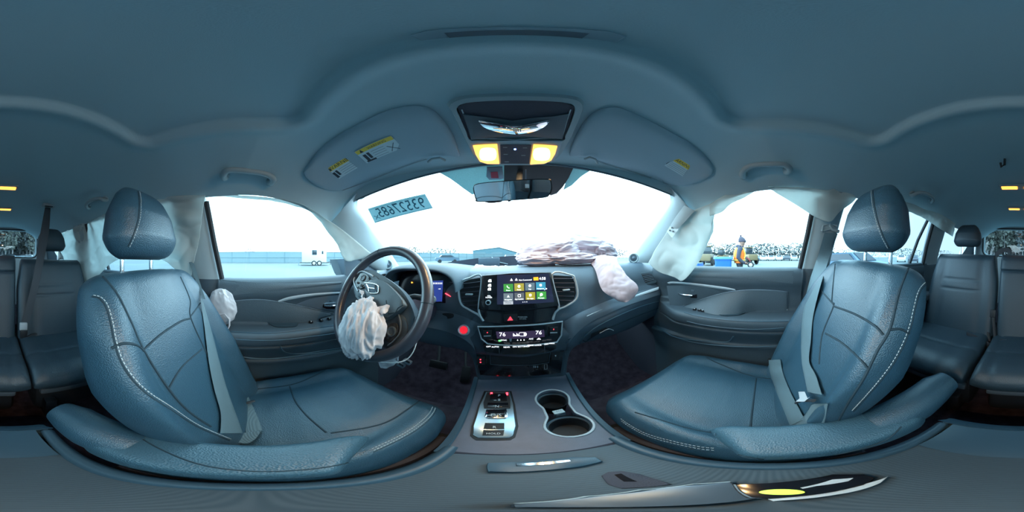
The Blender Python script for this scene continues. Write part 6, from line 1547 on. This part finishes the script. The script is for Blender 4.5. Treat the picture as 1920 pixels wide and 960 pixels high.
# parked cars
def car_mesh():
    prof = [(-2.2, .35), (-2.25, .75), (-2.1, .98), (-1.45, 1.02), (-.95, 1.45), (.75, 1.48), (1.35, 1.05), (2.1, .92), (2.28, .70), (2.25, .35)]
    rings = []
    for y, sx_, k_ in ((-.88, .97, .96), (-.90, 1, 1), (.90, 1, 1), (.88, .97, .96)): rings.append([Vector((x * sx_, y * (1 if z < 1.1 else .80), .35 + (z - .35) * k_)) for x, z in prof])
    body = loft(rings, True, True)
    gl = []
    for s in (-1, 1): gl.append(prism([Vector((-1.30, s * .80, 1.05)), Vector((-.90, s * .74, 1.38)), Vector((.70, s * .74, 1.40)), Vector((1.15, s * .80, 1.07))], (0, s * .10, 0)))
    wh = join(*[lathe(Vector((x, s * .82, .33)), (0, s, 0), [(.0001, .09), (.2, .09), (.33, .08), (.34, 0), (.33, -.08)], 16) for x in (-1.4, 1.4) for s in (-1, 1)])
    scr = join(prism([Vector((1.33, -.66, 1.06)), Vector((1.33, .66, 1.06)), Vector((.80, .6, 1.45)), Vector((.80, -.6, 1.45))], (.03, 0, .03)), prism([Vector((-1.45, -.66, 1.03)), Vector((-1.45, .66, 1.03)), Vector((-.98, .6, 1.44)), Vector((-.98, -.6, 1.44))], (-.03, 0, .03)))
    return body, join(join(*gl), scr), wh
CB, CG, CW = car_mesh()
paint = [M['white_body'], mat('silver_paint', (.34, .37, .40), .4), mat('dark_paint', (.05, .06, .08), .4), mat('blue_grey_paint', (.12, .19, .26), .4), M['white_body']]
protoc = {}
def parked(px, d, ang, pi_, label, group=None, z=0):
    key = pi_; c = gp(px, d); c.z = z
    if px == 1592:
        t = th('parked_car', label, 'car', (0, 0, 0), group=group); V8 = (-1.4, 1.4)
        ob('car_body', CB, paint[pi_], t, angle=35); ob('car_windows', CG, M['carglass'], t, angle=30)
        for x in V8:
            for s in (-1, 1): ob('wheel', lathe(Vector((x, s * .82, .33)), (0, s, 0), [(.0001, .09), (.2, .09), (.33, .08), (.34, 0), (.33, -.08)], 20), M['tyre'], t)
    elif key not in protoc:
        G = join(mi(CB, 0), mi(CG, 1), mi(CW, 2)); me_o = ob('parked_car', (G[0] + [Vector((0, 0, 0))], G[1], G[2]), [paint[pi_], M['carglass'], M['tyre']], angle=35)
        t = me_o; setp(t, label, 'car', group); protoc[key] = t
    else:
        src = protoc[key]; t = src.copy(); COL.objects.link(t)
        if 'group' in t: del t['group']
        setp(t, label, 'car', group)
    t.location = c; t.rotation_euler = (0, 0, ang); return t
PN_ = ['white', 'silver', 'dark', 'blue grey', 'white']
for row, d in enumerate((46, 54, 63)):
    for i in range(13):
        px = 1330 + i * (14.5 - row * 1.5) + row * 3
        if px > 1530: continue
        kk = rnd.choice((0, 1, 4, 3, 2, 0)); parked(px, d, R(90 - (px - 960) * .1875 + rnd.uniform(-4, 4)), kk, PN_[kk] + ' parked car in the %s of three rows beyond the passenger window' % ('nearest', 'middle', 'farthest')[row], 'cars parked in rows beyond the passenger window')
parked(1592, 9.0, R(200), 3, "blue grey parked car close behind the passenger's headrest")
for i, (px, p_) in enumerate(((1600, 1), (1690, 0), (1712, 2), (1735, 1), (1775, 0), (1790, 3))): parked(px, 30 + 6 * (i % 2), R(90 - (px - 960) * .1875), p_, PN_[p_] + ' parked car seen through the rear side windows', 'parked cars beyond the rear side windows')
for i in range(7): parked((1848 + i * 22) % 1920, 26 + 6 * (i % 2), R(-90 + 4 * i), (0, 1, 2, 0, 3, 2, 1)[i], PN_[(0, 1, 2, 0, 3, 2, 1)[i]] + ' parked car seen through the rear window', 'parked cars behind the rear window')
parked(958, 24, R(85), 0, 'white parked car ahead beside the lifted dash panel')
parked(838, 31, R(30), 3, 'low dark car ahead of the instrument hood')
# loaders in the distance
def loader(px, d, ang, label):
    c = gp(px, d); m = Matrix.Rotation(ang, 3, 'Z'); t = th('wheel_loader', label, 'machine', c); q = lambda x, y, z: c + m @ Vector((x, y, z))
    ob('loader_body', join(box(q(-.8, 0, 1.1), (2.4, 1.5, .9), m, .1), box(q(1.0, 0, .9), (1.4, 1.2, .6), m, .08)), M['loader_y'], t)
    ob('cab', box(q(.1, 0, 2.0), (1.1, 1.1, 1.1), m, .08), M['carglass'], t); ob('cab_roof', box(q(.1, 0, 2.65), (1.25, 1.25, .12), m, .04), M['loader_y'], t)
    for x in (-1.2, 1.2):
        for y in (-.85, .85): ob('wheel', lathe(q(x, y, .6), m @ Vector((0, 1 if y > 0 else -1, 0)), [(.0001, .18), (.3, .18), (.55, .15), (.6, .0), (.55, -.15)], 20), M['tyre'], t)
    ob('lift_arm', tube([q(1.0, 0, 1.4), q(2.2, 0, 1.2), q(2.8, 0, .6)], .12, 6), M['loader_y'], t); ob('bucket', box(q(3.0, 0, .5), (.5, 1.8, .7), m, .05), M['blackmat'], t)
loader(1327, 23, R(10), 'tan wheel loader beside the hanging curtain')
loader(1353, 32, R(170), 'tan wheel loader directly behind the blue bin')
loader(1403, 26, R(30), 'dark tan machine just behind the man in the orange vest')
# blue bin, dolly and worker
bq = gp(1356, 5.1); bin_ = th('blue_bin', 'blue plastic bin with pale lid standing behind the man in the vest', 'bin', bq)
ux = Vector((bq.y, -bq.x, 0)).normalized(); uy = bq.normalized(); rt = Matrix((ux, uy, Vector((0, 0, 1)))).transposed()
ob('bin_body', loft([[bq + rt @ Vector((x * k_, y * k_, z)) for x, y in rrect(.50, .55, .05)] for k_, z in ((.84, .06), (.95, .7), (1, 1.16), (1.04, 1.17), (1.04, 1.20))], True, True), M['bluebin'], bin_)
ob('bin_lid', prism([bq + rt @ Vector((x, y, 1.205)) for x, y in rrect(.58, .6, .06)], (0, 0, .07), .02), M['bluelid'], bin_)
for x in (-.2, .2): ob('bin_wheel', lathe(bq + rt @ Vector((x, .25, .1)), ux, [(.0001, .03), (.09, .03), (.1, .0), (.09, -.03), (.0001, -.03)], 16), M['tyre'], bin_)
bq2 = gp(1303, 6.0); b2_ = th('blue_bin', 'blue bin mostly hidden behind the hanging white curtain', 'bin', bq2)
ob('bin_body', loft([[bq2 + Vector((x * k_, y * k_, z)) for x, y in rrect(.5, .5, .05)] for k_, z in ((.84, .0), (.95, .6), (1, 1.05))], True, True), M['bluebin'], b2_)
# cart with a spare wheel on top
cq = gp(1401, 4.75); ux = Vector((cq.y, -cq.x, 0)).normalized(); uy = cq.normalized(); rt = Matrix((ux, uy, Vector((0, 0, 1)))).transposed()
ct = th('tool_cart', 'dark tool cart carrying a small white-hubbed wheel beside the man', 'cart', cq)
q = lambda x, y, z: cq + rt @ Vector((x, y, z))
ob('cart_deck', box(q(-.05, .1, .93), (.5, .4, .05), rt, .01), M['blackmat'], ct)
for x in (-.27, .17):
    for y in (-.08, .28): ob('cart_leg', tube([q(x, y, .05), q(x, y, .92)], .015, 8), M['blackmat'], ct)
w = ob('spare_wheel', lathe(q(.10, -.02, 1.045), -uy, [(.035, .02), (.055, .025), (.085, .025), (.095, .0), (.085, -.025), (.03, -.02)], 28), M['tyre'], ct)
ob('wheel_hub', disc(q(.10, -.035, 1.045), -uy, .055, .012, 24, .002), M['hub'], w)
ob('cart_handle', tube([q(.17, .1, .95), q(.05, .1, 1.22), q(-.02, .1, 1.24)], .012, 8), M['red_print'], ct)
# the worker: one continuous skinned body
def person():
    c = gp(1388, 5.15); ux = Vector((c.y, -c.x, 0)).normalized(); uy = c.normalized()   # ux: faces to the rear of the car
    P = lambda f, side, z: c + ux * f + uy * side + Vector((0, 0, z + .10))
    J = {}; V = []; rad = []; E = []
    def v(name, p, r, par=None):
        J[name] = len(V); V.append(p); rad.append(r)
        if par is not None: E.append((J[par], J[name]))
    v('pelvis', P(-.02, 0, .93), (.15, .13)); v('belly', P(-.03, 0, 1.08), (.15, .125), 'pelvis'); v('chest', P(-.03, 0, 1.28), (.17, .14), 'belly'); v('upper', P(-.01, 0, 1.42), (.13, .11), 'chest')
    v('neck', P(.03, 0, 1.50), (.10, .095), 'upper'); v('neck2', P(.05, 0, 1.56), (.095, .09), 'neck')
    v('head', P(.065, 0, 1.62), (.128, .108), 'neck2'); v('crown', P(.06, 0, 1.70), (.085, .08), 'head')
    for s, n in ((-1, 'a'), (1, 'b')):
        v('hip' + n, P(-.01, s * .10, .86), (.09, .09), 'pelvis'); v('knee' + n, P(.03, s * .11, .48), (.06, .06), 'hip' + n); v('ankle' + n, P(-.01, s * .11, .08), (.042, .042), 'knee' + n); v('toe' + n, P(.16, s * .12, .03), (.035, .03), 'ankle' + n)
        v('sh' + n, P(-.01, s * .19, 1.42), (.07, .07), 'upper'); v('el' + n, P(-.06, s * .25, 1.15), (.052, .052), 'sh' + n); v('wr' + n, P(.12, s * .22, .99), (.034, .034), 'el' + n); v('pa' + n, P(.19, s * .20, .97), (.036, .02), 'wr' + n)
    base = c.copy()
    me = bpy.data.meshes.new('person'); me.from_pydata([p - base for p in V], E, []); o = bpy.data.objects.new('person', me); COL.objects.link(o); o.location = base
    bpy.context.view_layer.objects.active = o
    md_ = o.modifiers.new('skin', 'SKIN'); sv = me.skin_vertices[0].data
    for k_, r_ in enumerate(rad): sv[k_].radius = r_
    sv[0].use_root = True
    o.modifiers.new('sub', 'SUBSURF').levels = 2; o.modifiers['sub'].render_levels = 2
    dg = bpy.context.evaluated_depsgraph_get(); dg.update(); nm = bpy.data.meshes.new_from_object(o.evaluated_get(dg)); o.modifiers.clear(); o.data = nm
    for m_ in ('skin_', 'hoodie', 'trousers'): nm.materials.append(M[m_])
    for p in nm.polygons:
        z = p.center.z - .10; p.use_smooth = True; f = p.center.dot(ux)
        p.material_index = 0 if (z > 1.50 or (f > .15 and .9 < z < 1.05)) else (1 if z > .95 else 2)
    setp(o, 'man in an orange safety vest and grey bobble beanie walking past the passenger window', 'person')
    # fingers
    fs = []
    for s in (-1, 1):
        for k_ in range(4): fs.append(tube([P(.20, s * .20 + (k_ - 1.5) * .018, .975), P(.25, s * .20 + (k_ - 1.5) * .019, .965), P(.27, s * .20 + (k_ - 1.5) * .019, .94)], lambda t: .0085 * (1.05 - .3 * t), 8))
        fs.append(tube([P(.17, s * .17, .985), P(.20, s * .155, .985), P(.23, s * .155, .975)], .009, 8))
    for f_ in fs: ob('finger', f_, M['skin_'], o)
    # face details
    ob('nose', tube([P(.150, 0, 1.665), P(.168, 0, 1.635), P(.150, 0, 1.625)], .012, 8), M['skin_'], o)
    for s in (-1, 1): ob('ear', disc(P(.05, s * .074, 1.64), uy * s, .026, .012, 12, .004), M['skin_'], o); ob('eye', disc(P(.140, s * .032, 1.665), ux, .009, .004, 10), M['dark_print'], o)
    ob('mouth', tube([P(.146, -.022, 1.592), P(.150, 0, 1.590), P(.146, .022, 1.592)], .004, 6), M['red_print'], o)
    # beanie with bobble
    F3 = Matrix((ux, uy, Vector((0, 0, 1)))).transposed(); hc = P(.06, 0, 1.64)
    rings = [[hc + F3 @ Vector((math.cos(2 * math.pi * j / 28) * r * 1.08 - x0, math.sin(2 * math.pi * j / 28) * r, z)) for j in range(28)] for r, z, x0 in ((.112, .0, 0), (.118, .01, 0), (.118, .045, 0), (.110, .05, 0), (.102, .09, .01), (.078, .13, .02), (.05, .165, .035), (.018, .18, .04), (.001, .182, .04))]
    be = ob('beanie', loft(rings, True, False), M['beanie'], o)
    ob('bobble', blob(hc + F3 @ Vector((-.045, 0, .20)), F3, .032, .032, .030, .08, 3, 2, 24, 16), M['beanie'], be)
    # vest: shell around the torso with open arm holes
    rings = []
    for z, rx0, ry0, x0 in ((.98, .165, .20, -.02), (1.08, .175, .205, -.03), (1.2, .185, .21, -.03), (1.3, .185, .205, -.03), (1.39, .165, .19, -.02), (1.45, .12, .15, 0), (1.49, .09, .10, .01)):
        rings.append([P(x0, 0, z) + ux * (math.cos(2 * math.pi * j / 40) * rx0) + uy * (math.sin(2 * math.pi * j / 40) * ry0) for j in range(40)])
    vs_ = ob('safety_vest', loft(rings, True, False), M['vest'], o)
    ob('vest_band', tube([P(-.03, 0, 1.07) + ux * (math.cos(2 * math.pi * j / 40) * .178) + uy * (math.sin(2 * math.pi * j / 40) * .208) for j in range(40)], .022, 6, closed=True), M['vest_y'], vs_)
    for s in (-1, 1): ob('vest_band', tube([P(.13, s * .13, 1.12), P(.15, s * .12, 1.28), P(.09, s * .11, 1.44), P(-.04, s * .11, 1.48), P(-.14, s * .11, 1.40), P(-.19, s * .12, 1.2)], .020, 6), M['vest_y'], vs_)
    # sleeves drawn over the vest
    for s in (-1, 1): ob('sleeve', tube([P(-.01, s * .16, 1.42), P(-.03, s * .235, 1.36), P(-.065, s * .262, 1.15), P(.02, s * .245, 1.05), P(.11, s * .22, .995)], lambda t: .078 - .034 * t, 14), M['hoodie'], o)
    ob('hood', tube([P(.0, -.12, 1.47), P(-.07, -.08, 1.50), P(-.09, 0, 1.51), P(-.07, .08, 1.50), P(.0, .12, 1.47)], .055, 12), M['hoodie'], o)
    return o
person()
# ------------------------------------------------------------------ set the car down in the yard, leaning a little
TM = Matrix.Translation((0, 0, CAM_H)) @ ROT.to_4x4() @ Matrix.Translation(-CAMC)
for o in CAR: o.matrix_world = TM @ Matrix.Translation(o.location)
